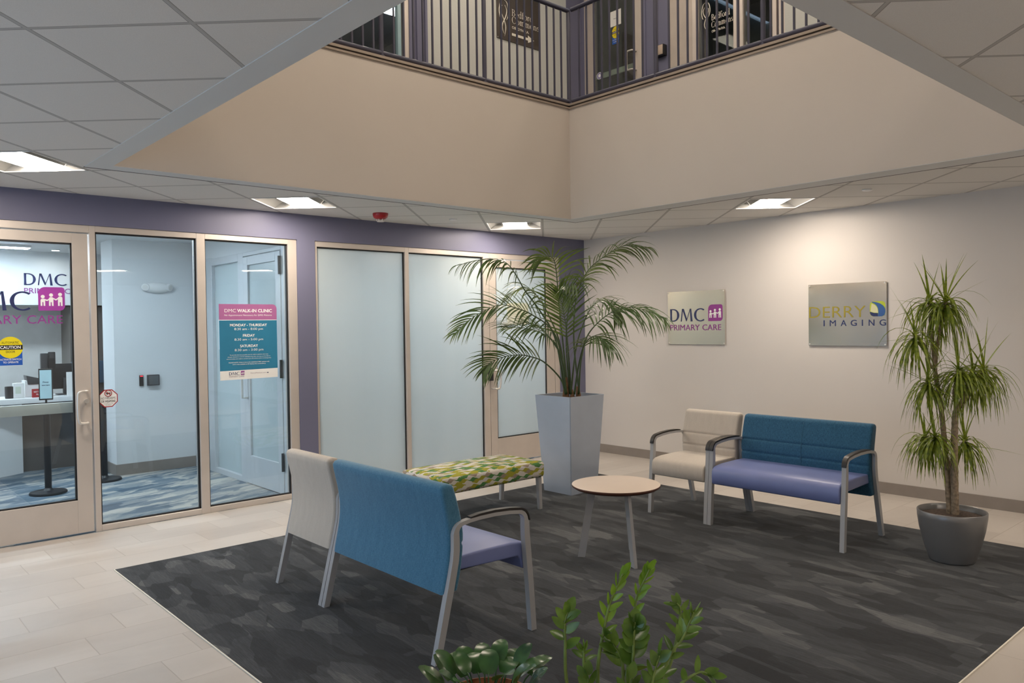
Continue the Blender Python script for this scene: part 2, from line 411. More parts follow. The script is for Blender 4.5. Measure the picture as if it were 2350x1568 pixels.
    def edge(q, o):
        f = m.math('FRACT', m.math('ADD', m.math('DIVIDE', m.math('SUBTRACT', q, o), GT), 50.0))
        return m.math('MULTIPLY', m.math('MINIMUM', f, m.math('SUBTRACT', 1.0, f)), GT)
    e = m.math('MINIMUM', edge(hh, GH), edge(dd, GD))
    groove = m.math('MULTIPLY', m.math('GREATER_THAN', e, 0.008), m.math('LESS_THAN', e, 0.011))
    prof = m.math('MINIMUM', m.math('MAXIMUM', m.math('DIVIDE', m.math('SUBTRACT', e, 0.0045), 0.005), 0.0), 1.0)
    fine = m.noise(v, 260, 2)
    col = m.ramp(fine, [(0.2, (0.67, 0.655, 0.63)), (0.8, (0.75, 0.735, 0.71))])
    col = m.mix(m.math('LESS_THAN', e, 0.009), col, (0.47, 0.46, 0.445)); col = m.mix(groove, col, (0.30, 0.29, 0.28))
    M['ceil'] = m.done(m.pbsdf(col, 0.9, 0, 0.2, m.bump(m.math('ADD', m.math('MULTIPLY', fine, 0.08), m.math('MULTIPLY', prof, -0.5)), 0.3, 0.006)))
    # wavy leaf-weave upholstery
    m = N('wavy_green_upholstery'); v = m.uv(); sx = m.n('ShaderNodeSeparateXYZ', i_0=v)
    LU, LV, A = 0.098, 0.0185, 0.45
    isw = m.n('ShaderNodeAttribute', attribute_name='side').outputs['Fac']
    def pick(a, b): return m.math('ADD', m.math('MULTIPLY', a, m.math('SUBTRACT', 1.0, isw)), m.math('MULTIPLY', b, isw))
    V = m.math('MULTIPLY', pick(sx.outputs[0], sx.outputs[1]), 1 / LV)
    U = m.math('MULTIPLY', pick(sx.outputs[1], sx.outputs[0]), 1 / LU); PH = 0.37
    def wave(th): return m.math('ADD', m.math('SINE', th), m.math('MULTIPLY', 0.28, m.math('SINE', m.math('MULTIPLY', th, 2.0))))
    j0 = m.math('FLOOR', V)
    def bnd(j): return m.math('ADD', j, m.math('MULTIPLY', A, wave(m.math('MULTIPLY', 2 * PI, m.math('ADD', U, m.math('MULTIPLY', j, PH))))))
    below = m.math('LESS_THAN', V, bnd(j0)); above = m.math('GREATER_THAN', V, bnd(m.math('ADD', j0, 1.0)))
    row = m.math('ADD', m.math('SUBTRACT', j0, below), above)
    cu = m.math('FLOOR', m.math('ADD', U, m.math('SUBTRACT', m.math('MULTIPLY', m.math('ADD', row, 0.5), PH), 0.5)))
    cid = m.n('ShaderNodeCombineXYZ', i_0=row, i_1=cu)
    rnd = m.n('ShaderNodeTexWhiteNoise', i_Vector=cid.outputs[0]).outputs['Value']
    col = m.ramp(rnd, [(0.0, (0.58, 0.555, 0.50)), (0.30, (0.31, 0.30, 0.035)), (0.56, (0.075, 0.20, 0.065)), (0.75, (0.28, 0.23, 0.18)), (0.88, (0.52, 0.51, 0.50))], 'CONSTANT')
    M['wavy'] = m.done(m.pbsdf(col, 0.8, 0, 0.25, m.bump(m.noise(v, 900, 1), 0.2, 0.002)))
GA, GT, GH, GD = 0.7961, 0.62, -1.772, -7.505
mk()

# ------------------------------------------------------------------ room shell
ZC = 2.753                                  # lobby ceiling
XM, YM = 13.0, -10.2                        # far sides of the lobby, behind the camera
XI0, XI1, YI0, YI1 = 1.32, 5.62, -6.04, -1.62   # the opening in the ceiling
ST = 0.14                                    # width of the trim under the opening's edge
XO0, XO1, YO0, YO1 = 1.18, 5.76, -6.18, -1.40

# floor and carpets
def flat(name, x0, x1, y0, y1, z0, z1, m): return struct(MB().box(x0, x1, y0, y1, z0, z1).build(name, m))
flat('floor', 0.0, XM, YM, 0.0, -0.1, 0.0, M['tile'])
flat('floor_carpet', 1.206, 5.747, -6.06, -1.165, 0.0005, 0.005, M['carpet'])
flat('trim_1', 1.206, 5.747, -6.066, -6.06, 0.0005, 0.006, M['cream_print'])
flat('trim_2', 5.747, 5.753, -6.066, -1.165, 0.0005, 0.006, M['cream_print'])
flat('floor_clinic', -7.0, 0.0, YM, 0.0, -0.1, 0.0, M['carpet_in'])

# ceiling with the opening and holes for the recessed lights
ca, sa = math.cos(GA), math.sin(GA)
def grid_xy(h, d): return (h * ca - d * sa, h * sa + d * ca)
def tile_corners(kh, kd, inset=0.0):
    h0, h1, d0, d1 = GH + GT * kh + inset, GH + GT * (kh + 1) - inset, GD + GT * kd + inset, GD + GT * (kd + 1) - inset
    return [grid_xy(h0, d0), grid_xy(h1, d0), grid_xy(h1, d1), grid_xy(h0, d1)]
def tile_at(x, y):
    return (math.floor((x * ca + y * sa - GH) / GT), math.floor((-x * sa + y * ca - GD) / GT))
seen_lights = [(-4, 3), (-2, 6), (1, 9), (5, 7)]
more = [tile_at(*p) for p in [(7.0, -1.3), (8.6, -3.6), (9.2, -6.6), (7.4, -9.0), (11.2, -4.8)]]
def build_ceiling():
    b = bmesh.new(); edges = []
    def loop(pts):
        vs = [b.verts.new((x, y, ZC)) for x, y in pts]
        for i in range(len(vs)): edges.append(b.edges.new((vs[i], vs[(i + 1) % len(vs)])))
    loop([(0, YM), (XM, YM), (XM, 0), (0, 0)])
    g = 0.036
    loop([(XO0 - g, YO0), (XO1, YO0), (XO1, YO1 + g), (XO0 - g, YO1 + g)])
    for k in seen_lights + more: loop(tile_corners(*k, 0.012))
    bmesh.ops.triangle_fill(b, use_beauty=True, use_dissolve=False, edges=edges, normal=(0, 0, -1))
    for f in b.faces:
        if f.normal.z > 0: f.normal_flip()
    m = MB(); m.merge(b); return struct(m.build('ceiling', M['ceil']))
build_ceiling()
# trim ring under the opening and plaster faces of the opening
def ring(name, x0, x1, y0, y1, X0, X1, Y0, Y1, z0, z1, m):
    q = MB(); q.box(X0, x0, Y0, Y1, z0, z1); q.box(x1, X1, Y0, Y1, z0, z1); q.box(x0, x1, Y0, y0, z0, z1); q.box(x0, x1, y1, Y1, z0, z1)
    return struct(q.build(name, m))
ring('trim_3', XI0 - 0.001, XI1 + 0.001, YI0 - 0.001, YI1 + 0.001, XO0, XO1, YO0, YO1, ZC - 0.004, ZC, M['trim_gray'])
q = MB(); q.box(XO0 - 0.036, XO0, YO0, YO1 + 0.036, ZC - 0.001, ZC + 0.004); q.box(XO0, XO1, YO1, YO1 + 0.036, ZC - 0.001, ZC + 0.004)  # black strip standing in for the shadow in the gap beside the trim
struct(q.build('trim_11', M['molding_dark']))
ZT = 3.895
T = 0.10
sbox('wall_atrium_left', XI0 - T, XI0, YI0, YI1 + T, ZC + 0.0002, ZT, M['drywall'])
sbox('wall_atrium_right', XI0, XI1, YI1, YI1 + T, ZC + 0.0002, ZT, M['drywall'])
sbox('wall_atrium_front', XI0, XI1, YI0 - T, YI0, ZC + 0.0002, ZT, M['drywall'])
sbox('wall_atrium_near', XI1, XI1 + T, YI0 - T, YI1 + T, ZC + 0.0002, ZT, M['drywall'])
ring('floor_upper', XI0 - T, XI1 + T, YI0 - T, YI1 + T, 0, XM, YM, 0, 3.75, 3.93, M['carpet'])
# stepped moulding on the edge of the upper floor
for i, (z0, z1, p, mm) in enumerate([(3.895, 3.913, 0.012, 'molding'), (3.913, 3.926, -0.02, 'molding_dark'), (3.926, 3.948, 0.018, 'molding')]):
    ring('trim_%d' % (4 + i), XI0 + p, XI1 - p, YI0 + p, YI1 - p, XI0 - T, XI1 + T, YI0 - T, YI1 + T, z0, z1, M[mm])
ZU = 6.75
struct(MB().box(0, XM, YM, 0, ZU, ZU + 0.1).build('ceiling_upper', M['white_paint']))
for i, (x, y, sx_, sy_) in enumerate([(3.4, -3.8, 1.2, 1.2), (0.7, -2.2, 0.3, 1.2), (0.7, -5.0, 0.3, 1.2), (2.6, -0.8, 1.2, 0.3), (5.6, -0.8, 1.2, 0.3), (8.5, -4, 0.6, 1.2), (4, -8.0, 1.2, 0.6)]):
    t = thing('upper_ceiling_light', 'flush ceiling light over the upper floor', 'light', (x, y, ZU - 0.06), 0, 'upper ceiling lights')
    MB().box(-sx_ / 2 - .03, sx_ / 2 + .03, -sy_ / 2 - .03, sy_ / 2 + .03, 0, 0.06).build('housing', M['white'], t)
    MB().box(-sx_ / 2, sx_ / 2, -sy_ / 2, sy_ / 2, -0.01, -0.001).build('lens', M['lamp_up'], t)

# wall on the right (grey) and its base
sbox('wall_right', 0.0, XM, 0.0, 0.12, 0.0, 3.75, M['wall'])
sbox('baseboard_right', 0.0, XM, -0.012, 0.0, 0.0, 0.105, M['base'])
sbox('wall_near', XM, XM + 0.12, YM, 0.12, 0.0, ZU, M['wall'])
# wall behind the camera on the left, with the glazed entrance that lets the daylight in
q = MB(); q.box(0, 0.5, YM - 0.12, YM, 0, ZC); q.box(5.5, XM, YM - 0.12, YM, 0, ZC); q.box(0.5, 5.5, YM - 0.12, YM, 2.5, ZC); q.box(0, XM, YM - 0.12, YM, ZC, ZU)
struct(q.build('wall_front', M['wall']))
wf = sempty('window_4', (0, YM - 0.06, 0)); q = MB()
for x in [0.53 + 1.235 * i for i in range(5)]: q.box(x - 0.03, x + 0.03, -0.05, 0.05, 0, 2.5)
q.box(0.5, 5.5, -0.05, 0.05, 0, 0.06); q.box(0.5, 5.5, -0.05, 0.05, 2.44, 2.5); q.build('window_frame', M['frame'], wf)
MB().box(0.5, 5.5, -0.004, 0.004, 0.06, 2.44).build('pane', M['glass'], wf)

# storefront wall on the left: purple paint around two glazed openings
F1a, F1b, F2a, F2b, HZ = -7.72, -4.06, -3.87, -0.46, 2.505
q = MB(); q.box(-0.13, 0, YM, F1a, 0, HZ); q.box(-0.13, 0, F1b, F2a, 0, HZ); q.box(-0.13, 0, F2b, 0, 0, HZ); q.box(-0.13, 0, YM, 0, HZ, 3.75)
struct(q.build('wall_left', M['purple']))
FX0, FX1 = -0.115, -0.012                     # storefront frame depth
def frame_bars(parent, bars, name='window_frame'):
    q = MB()
    for y0, y1, z0, z1 in bars: q.box(FX0, FX1, y0, y1, z0, z1, 0.002, 1)
    return q.build(name, M['frame'], parent)
def gasket(parent, y0, y1, z0, z1, xg=-0.05):
    q = MB(); t = 0.012
    q.box(xg - .012, xg + .016, y0, y0 + t, z0, z1); q.box(xg - .012, xg + .016, y1 - t, y1, z0, z1)
    q.box(xg - .012, xg + .016, y0, y1, z0, z0 + t); q.box(xg - .012, xg + .016, y0, y1, z1 - t, z1)
    return q.build('gasket', M['gasket'], parent)
W1 = sempty('window_1', (0, 0, 0))
fr = frame_bars(W1, [(-5.874, -5.83, 0, HZ), (-5.015, -4.94, 0, HZ), (-4.15, -4.06, 0, HZ), (F1a, F1a + 0.05, 0, HZ), (-5.83, -5.015, 0, 0.05), (-4.94, -4.15, 0, 0.05), (F1a + 0.05, -5.874, 2.445, HZ), (-5.83, -5.015, 2.455, HZ), (-4.94, -4.15, 2.455, HZ)])
for y0, y1 in ((-5.83, -5.015), (-4.94, -4.15)):
    g = MB().box(-0.055, -0.045, y0, y1, 0.05, 2.455).build('pane', M['glass'], W1); gasket(g, y0, y1, 0.05, 2.455)
# entrance door of the clinic
D1 = sempty('door_1', (0, 0, 0))
DA, DB = -7.66, -5.887
q = MB(); X0, X1 = -0.06, -0.014
q.box(X0, X1, -6.002, DB, 0.012, 2.435, 0.002, 1); q.box(X0, X1, -6.95, -6.84, 0.012, 2.435, 0.002, 1)
q.box(X0, X1, -6.84, -6.002, 0.012, 0.28, 0.002, 1); q.box(X0, X1, -6.84, -6.002, 2.355, 2.435, 0.002, 1)
q.box(FX0, FX1, -7.66, -6.96, 0, 2.44)
q.build('door_frame', M['frame'], D1)
MB().box(-0.042, -0.034, -6.84, -6.002, 0.28, 2.355).build('pane', M['glass'], D1)
gasket(D1, -6.84, -6.002, 0.28, 2.355, -0.038)
MB().tube(cat_rom([(-0.014, -5.925, 1.163), (0.045, -5.93, 1.163), (0.058, -5.965, 1.163), (0.058, -5.992, 1.15), (0.058, -6.0, 1.10), (0.058, -6.0, 0.97), (0.058, -5.99, 0.915), (0.058, -5.965, 0.905), (0.045, -5.93, 0.905), (-0.014, -5.925, 0.905)], 44), 0.011, 10).build('door_handle', M['chrome'], D1, 180)
MB().tube([(-0.014, -5.922, 1.08), (0.008, -5.922, 1.08)], 0.018, 20).build('lock_cylinder', M['chrome'], D1, 40)
MB().box(-0.10, -0.062, -6.83, -5.99, 0.99, 1.075, 0.006).build('push_bar', M['rail_band'], D1, 30)
# frosted storefront and its door
W2 = sempty('window_2', (0, 0, 0))
frame_bars(W2, [(F2a, -3.842, 0, HZ), (-2.806, -2.756, 0, HZ), (-1.715, -1.63, 0, HZ), (-0.545, F2b, 0, HZ), (-3.842, -2.806, 0, 0.05), (-2.756, -1.715, 0, 0.05), (-3.842, -2.806, 2.45, HZ), (-2.756, -1.715, 2.45, HZ), (-1.63, -0.545, 2.44, HZ)])
for y0, y1 in ((-3.842, -2.806), (-2.756, -1.715)):
    g = MB().box(-0.055, -0.045, y0, y1, 0.05, 2.45).build('frosted_pane', M['frost'], W2); gasket(g, y0, y1, 0.05, 2.45)
D2 = sempty('door_2', (0, 0, 0))
q = MB()
q.box(X0, X1, -1.624, -1.519, 0.012, 2.43, 0.002, 1); q.box(X0, X1, -0.69, -0.55, 0.012, 2.43, 0.002, 1)
q.box(X0, X1, -1.519, -0.69, 0.012, 0.305, 0.002, 1); q.box(X0, X1, -1.519, -0.69, 2.342, 2.43, 0.002, 1)
q.build('door_frame', M['frame'], D2)
MB().box(-0.042, -0.034, -1.519, -0.69, 0.305, 2.342).build('frosted_pane', M['frost'], D2); gasket(D2, -1.519, -0.69, 0.305, 2.342, -0.038)
MB().box(-0.014, 0.022, -1.665, -1.605, 1.0, 1.155, 0.006).build('keypad_lock', M['black'], D2, 30)
MB().tube(cat_rom([(-0.014, -1.60, 1.12), (0.05, -1.60, 1.12), (0.06, -1.56, 1.12), (0.06, -1.53, 1.08), (0.06, -1.53, 0.98), (0.06, -1.545, 0.915), (0.06, -1.57, 0.905), (0.05, -1.60, 0.905), (-0.014, -1.60, 0.905)], 40), 0.011, 10).build('door_handle', M['chrome'], D2, 180)
MB().box(-0.033, -0.031, -1.33, -0.98, 1.66, 1.92).build('notice_sheet', plain('pale_notice', (0.62, 0.64, 0.52), 0.5), D2)
sbox('baseboard_left', -0.0, 0.012, F2b, -0.012, 0, 0.105, M['base'])

# ------------------------------------------------------------------ clinic rooms behind the storefront
CZ = 2.69
sbox('ceiling_clinic', -7.0, -0.13, YM, 0, CZ, CZ + 0.05, M['white_paint'])
q = MB(); q.box(-7.1, -7.0, YM, 0, 0, CZ); q.box(-7, -0.13, YM - 0.1, YM, 0, CZ); q.box(-7, -0.13, -0.1, 0.0, 0, CZ)
struct(q.build('wall_clinic_far', M['interior_gray']))
sbox('wall_clinic_back', -3.05, -2.6, -5.02, -0.1, 0, CZ, M['white_paint'])
q = MB(); q.box(-2.6, -2.588, -5.02, -4.14, 0, 0.125); q.box(-3.05, -2.588, -5.032, -5.02, 0, 0.125); struct(q.build('baseboard_clinic', M['base']))
# inner glazed partition with its door, standing square to the storefront
W3 = sempty('window_3', (0, 0, 0)); PY = -4.09
def pbars(par, bars, nm):
    q = MB()
    for x0, x1, z0, z1 in bars: q.box(x0, x1, PY - 0.045, PY + 0.045, z0, z1, 0.002, 1)
    return q.build(nm, M['inner_frame'], par)
M['inner_frame'] = plain('pale_inner_frame', (0.62, 0.64, 0.66), 0.4, 0.2, var=0.02)
pbars(W3, [(-2.6, -1.98, 0, 2.47), (-1.24, -1.10, 0, 2.46), (-0.2, -0.13, 0, 2.46), (-1.98, -1.24, 0, 0.06), (-1.98, -1.24, 2.38, 2.46), (-1.10, -0.2, 2.42, 2.46)], 'window_frame')
MB().box(-1.98, -1.24, PY - 0.005, PY + 0.005, 0.06, 2.38).build('frosted_pane', M['frost'], W3)
sbox('wall_clinic_partition', -2.6, -0.13, PY - 0.04, PY + 0.04, 2.46, CZ, M['white_paint'])
D3 = sempty('door_3', (0, 0, 0))
q = MB(); YA, YB = PY - 0.05, PY - 0.006
q.box(-1.09, -0.98, YA, YB, 0.01, 2.41, 0.002, 1); q.box(-0.32, -0.21, YA, YB, 0.01, 2.41, 0.002, 1); q.box(-0.98, -0.32, YA, YB, 0.01, 0.31, 0.002, 1); q.box(-0.98, -0.32, YA, YB, 2.32, 2.41, 0.002, 1)
q.build('door_frame', M['inner_frame'], D3)
MB().box(-0.98, -0.32, PY - 0.03, PY - 0.022, 0.31, 2.32).build('frosted_pane', M['frost'], D3)
for z in (0.33, 1.25, 2.27): MB().tube([(-0.2, PY - 0.062, z - 0.09), (-0.2, PY - 0.062, z + 0.09)], 0.014, 12).build('hinge', M['darkgray'], D3, 40)
MB().tube([(-1.03, YA, 1.17), (-1.03, YA - 0.06, 1.17), (-1.03, YA - 0.06, 0.92), (-1.03, YA, 0.92)], 0.012, 10).build('door_handle', M['chrome'], D3, 40)
MB().box(-1.9, -1.66, PY - 0.0085, PY - 0.0062, 1.42, 1.76).build('glass_sign', M['white_print'], W3)
# lights inside
for (x, y, sx_, sy_) in [(-1.4, -5.6, 0.15, 1.2), (-1.4, -7.6, 0.15, 1.2), (-3.9, -6.2, 0.15, 1.2), (-1.3, -2.9, 0.6, 0.6), (-1.3, -1.3, 0.6, 0.6), (-5.9, -5.6, 0.15, 1.2), (-3.9, -8.6, 0.15, 1.2), (-4.35, -6.9, 0.15, 1.2)]:  # last entry: unseen light added to brighten the wall behind reception
    t = thing('clinic_ceiling_light', 'white linear ceiling light inside the glazed clinic', 'light', (x, y, CZ - 0.03), 0, 'clinic ceiling lights')
    MB().box(-sx_ / 2 - .015, sx_ / 2 + .015, -sy_ / 2 - .015, sy_ / 2 + .015, 0, 0.03).build('housing', M['white'], t)
    MB().box(-sx_ / 2, sx_ / 2, -sy_ / 2, sy_ / 2, -0.008, -0.0005).build('lens', M['lamp_in'], t)

def icon_people(mbs, o, r, u, s, bg, fg, parent, name='logo_mark'):
    # rounded purple mark with three linked figures
    def rr(wd, ht, rads, seg=8):
        pts = []
        for (cx, cy, rd, a0) in ((wd - rads[0], ht - rads[0], rads[0], 0), (rads[1], ht - rads[1], rads[1], 90), (rads[2], rads[2], rads[2], 180), (wd - rads[3], rads[3], rads[3], 270)):
            for k in range(seg + 1):
                a = rad(a0 + 90 * k / seg); pts.append((cx + rd * math.cos(a), cy + rd * math.sin(a)))
        return pts
    b = MB().poly(rr(s, s, (0.13 * s, 0.27 * s, 0.012 * s, 0.2 * s)), o, r, u, 0.0, 0.0015).build(name, bg, parent)
    q = MB(); R = Vector(r); Uv = Vector(u); O = Vector(o)
    for i, (cx, cy) in enumerate(((0.17, 0.62), (0.48, 0.69), (0.82, 0.72))):
        q.poly([(cx * s + 0.075 * s * math.cos(2 * PI * k / 16), (cy - 0.03) * s + 0.075 * s * math.sin(2 * PI * k / 16)) for k in range(16)], O, r, u, 0.0016, 0.003)
        wd = 0.085
        q.poly([((cx - wd) * s, 0.2 * s), ((cx - 0.025) * s, 0.2 * s), ((cx - 0.02) * s, 0.36 * s), ((cx + 0.02) * s, 0.36 * s), ((cx + 0.025) * s, 0.2 * s), ((cx + wd) * s, 0.2 * s), ((cx + wd) * s, (cy - 0.17) * s), ((cx + wd * .6) * s, (cy - 0.12) * s), ((cx - wd * .6) * s, (cy - 0.12) * s), ((cx - wd) * s, (cy - 0.17) * s)], O, r, u, 0.0016, 0.003)
    q.poly([(0.22 * s, 0.45 * s), (0.33 * s, 0.40 * s), (0.42 * s, 0.47 * s), (0.42 * s, 0.52 * s), (0.33 * s, 0.46 * s), (0.22 * s, 0.5 * s)], O, r, u, 0.0016, 0.0034)
    q.poly([(0.54 * s, 0.5 * s), (0.66 * s, 0.43 * s), (0.77 * s, 0.52 * s), (0.77 * s, 0.57 * s), (0.66 * s, 0.49 * s), (0.54 * s, 0.55 * s)], O, r, u, 0.0016, 0.0034)
    q.build('figures', fg, b)

def glyphs(q, txt, o, r, u, wd, ht, th=0.0015):
    """flared humanist capitals D, M, C drawn as strokes in a unit box"""
    R = Vector(r); U = Vector(u); O = Vector(o); nn = R.cross(U).normalized()
    G = {'D': 0.80, 'M': 1.02, 'C': 0.84}; gap = 0.13; tot = sum(G[c] for c in txt) + gap * (len(txt) - 1); k = wd / tot; x0 = 0.0
    def quad(pts): q.poly([((x0 + x) * k, y * ht) for x, y in pts], O, R, U, 0.0, th)
    def ringseg(cx, rx, ry, a0, a1, tmin, tmax, ax):
        n = 26; P = []
        for i in range(n + 1):
            a = rad(a0 + (a1 - a0) * i / n); t_ = tmin + (tmax - tmin) * abs(math.cos(a)) ** 1.5
            P.append(((cx + rx * math.cos(a), 0.5 + ry * math.sin(a)), (cx + (rx - t_) * math.cos(a), 0.5 + (ry - min(t_, tmin * 1.15)) * math.sin(a))))
        q.poly([((x0 + a[0]) * k, a[1] * ht) for a, b in P] + [((x0 + b[0]) * k, b[1] * ht) for a, b in P[::-1]], O, R, U, 0.0, th)
    for c in txt:
        if c == 'D':
            quad([(0.0, 0.0), (0.17, 0.0), (0.155, 0.5), (0.17, 1.0), (0.0, 1.0), (0.015, 0.5)])
            quad([(0.1, 0.0), (0.31, 0.0), (0.31, 0.085), (0.1, 0.075)]); quad([(0.1, 1.0), (0.31, 1.0), (0.31, 0.915), (0.1, 0.925)])
            ringseg(0.30, 0.50, 0.5, -90, 90, 0.085, 0.185, 0)
        elif c == 'M':
            quad([(0.0, 0.0), (0.085, 0.0), (0.20, 1.0), (0.125, 1.0)]); quad([(0.125, 1.0), (0.27, 1.0), (0.545, 0.18), (0.475, 0.02)])
            quad([(0.475, 0.02), (0.51, 0.02), (0.83, 0.93), (0.80, 1.0)]); quad([(0.80, 1.0), (0.905, 1.0), (1.02, 0.0), (0.855, 0.0)])
        elif c == 'C':
            ringseg(0.54, 0.54, 0.515, 52, 308, 0.085, 0.185, 0)
        x0 += G[c] + gap
    return q
def serif_word(word, o, r, u, wd, ht, th=0.001):
    """old-style serif letters from stems, bowls and brackets; ht = cap height"""
    q = MB(); R = Vector(r); U = Vector(u); O = Vector(o); Wd = {'B': .64, 'C': .78, 'e': .56, 'd': .64, 'f': .36, 'o': .60, 'r': .42, 'm': .96, 'n': .64, 's': .42}
    gap = 0.07; k = wd / (sum(Wd[c] for c in word) + gap * (len(word) - 1)); X = [0.0]; cnt = [0]
    def put(pts):
        cnt[0] += 1; q.poly([((X[0] + x) * k, y * ht) for x, y in pts], O, R, U, 0.0, th + cnt[0] * 0.00003)
    def stem(x, y0, y1, sb=True, stp=0):
        put([(x - .055, y0), (x + .055, y0), (x + .055, y1), (x - .055, y1)])
        if sb: put([(x - .12, y0), (x + .12, y0), (x + .12, y0 + .04), (x - .12, y0 + .04)])
        if stp: put([(x - .14, y1 - .07), (x - .04, y1 - .03), (x - .04, y1), (x - .14, y1 - .045)])
    def arc_(cx, cy, rx, ry, a0, a1, tn=.035, tx=.115):
        n = 20; A = []
        for i in range(n + 1):
            a = rad(a0 + (a1 - a0) * i / n); t_ = tn + (tx - tn) * abs(math.cos(a)) ** 1.3
            A.append(((cx + rx * math.cos(a), cy + ry * math.sin(a)), (cx + (rx - t_) * math.cos(a), cy + (ry - tn * 1.2) * math.sin(a))))
        put([a for a, b in A] + [b for a, b in A[::-1]])
    for c in word:
        if c == 'B': stem(.1, 0, 1); put([(0, .96), (.3, .96), (.3, 1), (0, 1)]); put([(.1, .5), (.3, .5), (.3, .54), (.1, .54)]); put([(.1, 0), (.3, 0), (.3, .04), (.1, .04)]); arc_(.28, .76, .26, .24, -90, 90); arc_(.28, .27, .33, .27, -90, 90)
        elif c == 'C': arc_(.42, .5, .42, .52, 42, 318); put([(.70, .98), (.73, .98), (.73, .70), (.70, .74)])
        elif c == 'e': arc_(.28, .31, .28, .33, -2, 318); put([(.06, .33), (.54, .33), (.54, .37), (.06, .37)])
        elif c == 'd': arc_(.27, .31, .27, .33, 20, 340); stem(.50, 0, 1.05, True, 1)
        elif c == 'f': stem(.14, 0, .84); arc_(.29, .83, .205, .22, 35, 180, .04, .11); put([(0, .58), (.33, .58), (.33, .62), (0, .62)])
        elif c == 'o': arc_(.30, .31, .30, .33, 0, 360)
        elif c == 'r': stem(.12, 0, .64, True, 1); arc_(.33, .40, .2, .23, 35, 160, .05, .1)
        elif c == 'n': stem(.12, 0, .64, True, 1); arc_(.31, .38, .245, .26, 0, 170, .045, .11); stem(.5, 0, .40)
        elif c == 'm': stem(.12, 0, .64, True, 1); arc_(.28, .38, .225, .26, 0, 170, .045, .11); stem(.45, 0, .40); arc_(.61, .38, .235, .26, 0, 170, .045, .11); stem(.79, 0, .40)
        elif c == 's': arc_(.20, .475, .17, .165, 35, 285, .045, .1); arc_(.20, .165, .19, .175, -150, 95, .045, .1)
        X[0] += Wd[c] + gap
    return q
def dmc(parent, o, r, u, k=1.0, icon_bg=None, fg=None, th=0.0015):
    """lettering block; o = bottom-left of the word below, k = scale (1 = wall sign)"""
    O = Vector(o); R = Vector(r); U = Vector(u)
    glyphs(MB(), 'DMC', O + U * 0.103 * k, r, u, 0.470 * k, 0.147 * k, th).build('lettering', M['navy'], parent)
    MB().text('PRIMARY', O, r, u, 0.410 * k, 0.066 * k, 0.0, th).build('lettering', M['magenta'], parent); MB().text('CARE', O + R * 0.447 * k, r, u, 0.246 * k, 0.066 * k, 0.0, th).build('lettering', M['magenta'], parent)
    icon_people(None, O + R * 0.526 * k + U * 0.103 * k, r, u, 0.186 * k, icon_bg or M['magenta'], fg or M['white_print'], parent)

YR, ZUp = (0, 1, 0), (0, 0, 1)      # text on the storefront wall reads along +y
# lettering on the entrance glass
t = thing('glass_lettering', 'navy and magenta clinic lettering with a three figure mark on the entrance door glass', 'sign', (-0.034, -6.768, 1.71))
dmc(t, (0, 0, 0), YR, ZUp, 1.0, plain('bright_magenta_film', (0.36, 0.05, 0.36), 0.4))
t = thing('caution_sticker', 'yellow and blue round CAUTION AUTOMATIC DOOR sticker on the entrance door glass', 'sticker', (-0.034, -6.436, 1.391))
MB().poly([(-0.078, 0), (0.078, 0), (0.078, 0.12), (-0.078, 0.12)], (0, 0, 0), YR, ZUp, 0, 0.001).build('backing', M['blue'], t)
def ctext(q, s, y, z, wd=None, ht=None, bold=0.0, th=0.003, ox=0.0, x=0.0): return q.text(s, (ox, x, z), YR, ZUp, wd, ht, bold, th, 'C')
MB().poly([(0.083 * math.cos(2 * PI * i / 40), 0.137 + 0.083 * math.sin(2 * PI * i / 40)) for i in range(40)], (0, 0, 0), YR, ZUp, 0.0011, 0.002).build('disc', M['yellow'], t)
MB().poly([(-0.081, 0.12), (0.081, 0.12), (0.081, 0.156), (-0.081, 0.156)], (0, 0, 0), YR, ZUp, 0.0021, 0.0026).build('band', M['black_print'], t)
q = TX(); ctext(q, 'CAUTION', 0, 0.127, 0.135, 0.023, 0.02, 0.0032); ctext(q, 'ACTIVATE SWITCH', 0, 0.038, 0.14, 0.014, 0.01, 0.0016); ctext(q, 'TO OPERATE', 0, 0.016, 0.10, 0.014, 0.01, 0.0016); q.build('lettering', M['white_print'], t)
q = TX(); ctext(q, 'AUTOMATIC', 0, 0.166, 0.115, 0.017, 0.0, 0.0026); ctext(q, 'DOOR', 0, 0.096, 0.06, 0.017, 0.005, 0.0026); q.build('lettering', M['black_print'], t)
t = thing('weapons_sticker', 'small white octagonal red-edged NO FIREARMS sticker on the glass beside the door', 'sticker', (-0.045, -5.752, 1.087))
def octo(r): return [(r * math.cos(rad(22.5 + 45 * k)) , r * math.sin(rad(22.5 + 45 * k))) for k in range(8)]
MB().poly(octo(0.079), (0, 0, 0), YR, ZUp, 0.0, 0.001).build('border', M['red'], t)
MB().poly(octo(0.071), (0, 0, 0), YR, ZUp, 0.0011, 0.0018).build('face', M['white_print'], t)
q = TX(); ctext(q, 'NO FIREARMS', 0, -0.008, 0.112, 0.019, 0.0, 0.0022); ctext(q, 'OR WEAPONS', 0, -0.034, 0.108, 0.019, 0.02, 0.0022); ctext(q, 'ALLOWED ON THIS', 0, -0.047, 0.072, 0.006, 0, 0.0022); ctext(q, 'PROPERTY', 0, -0.058, 0.045, 0.006, 0, 0.0022); q.build('lettering', M['black_print'], t)
q = MB(); q.tube([(0.0025, 0.026 * math.cos(2 * PI * i / 24), 0.042 + 0.026 * math.sin(2 * PI * i / 24)) for i in range(25)], 0.003, 6); q.tube([(0.0025, -0.018, 0.06), (0.0025, 0.018, 0.024)], 0.003, 6); q.build('prohibition_ring', M['red'], t, 180)
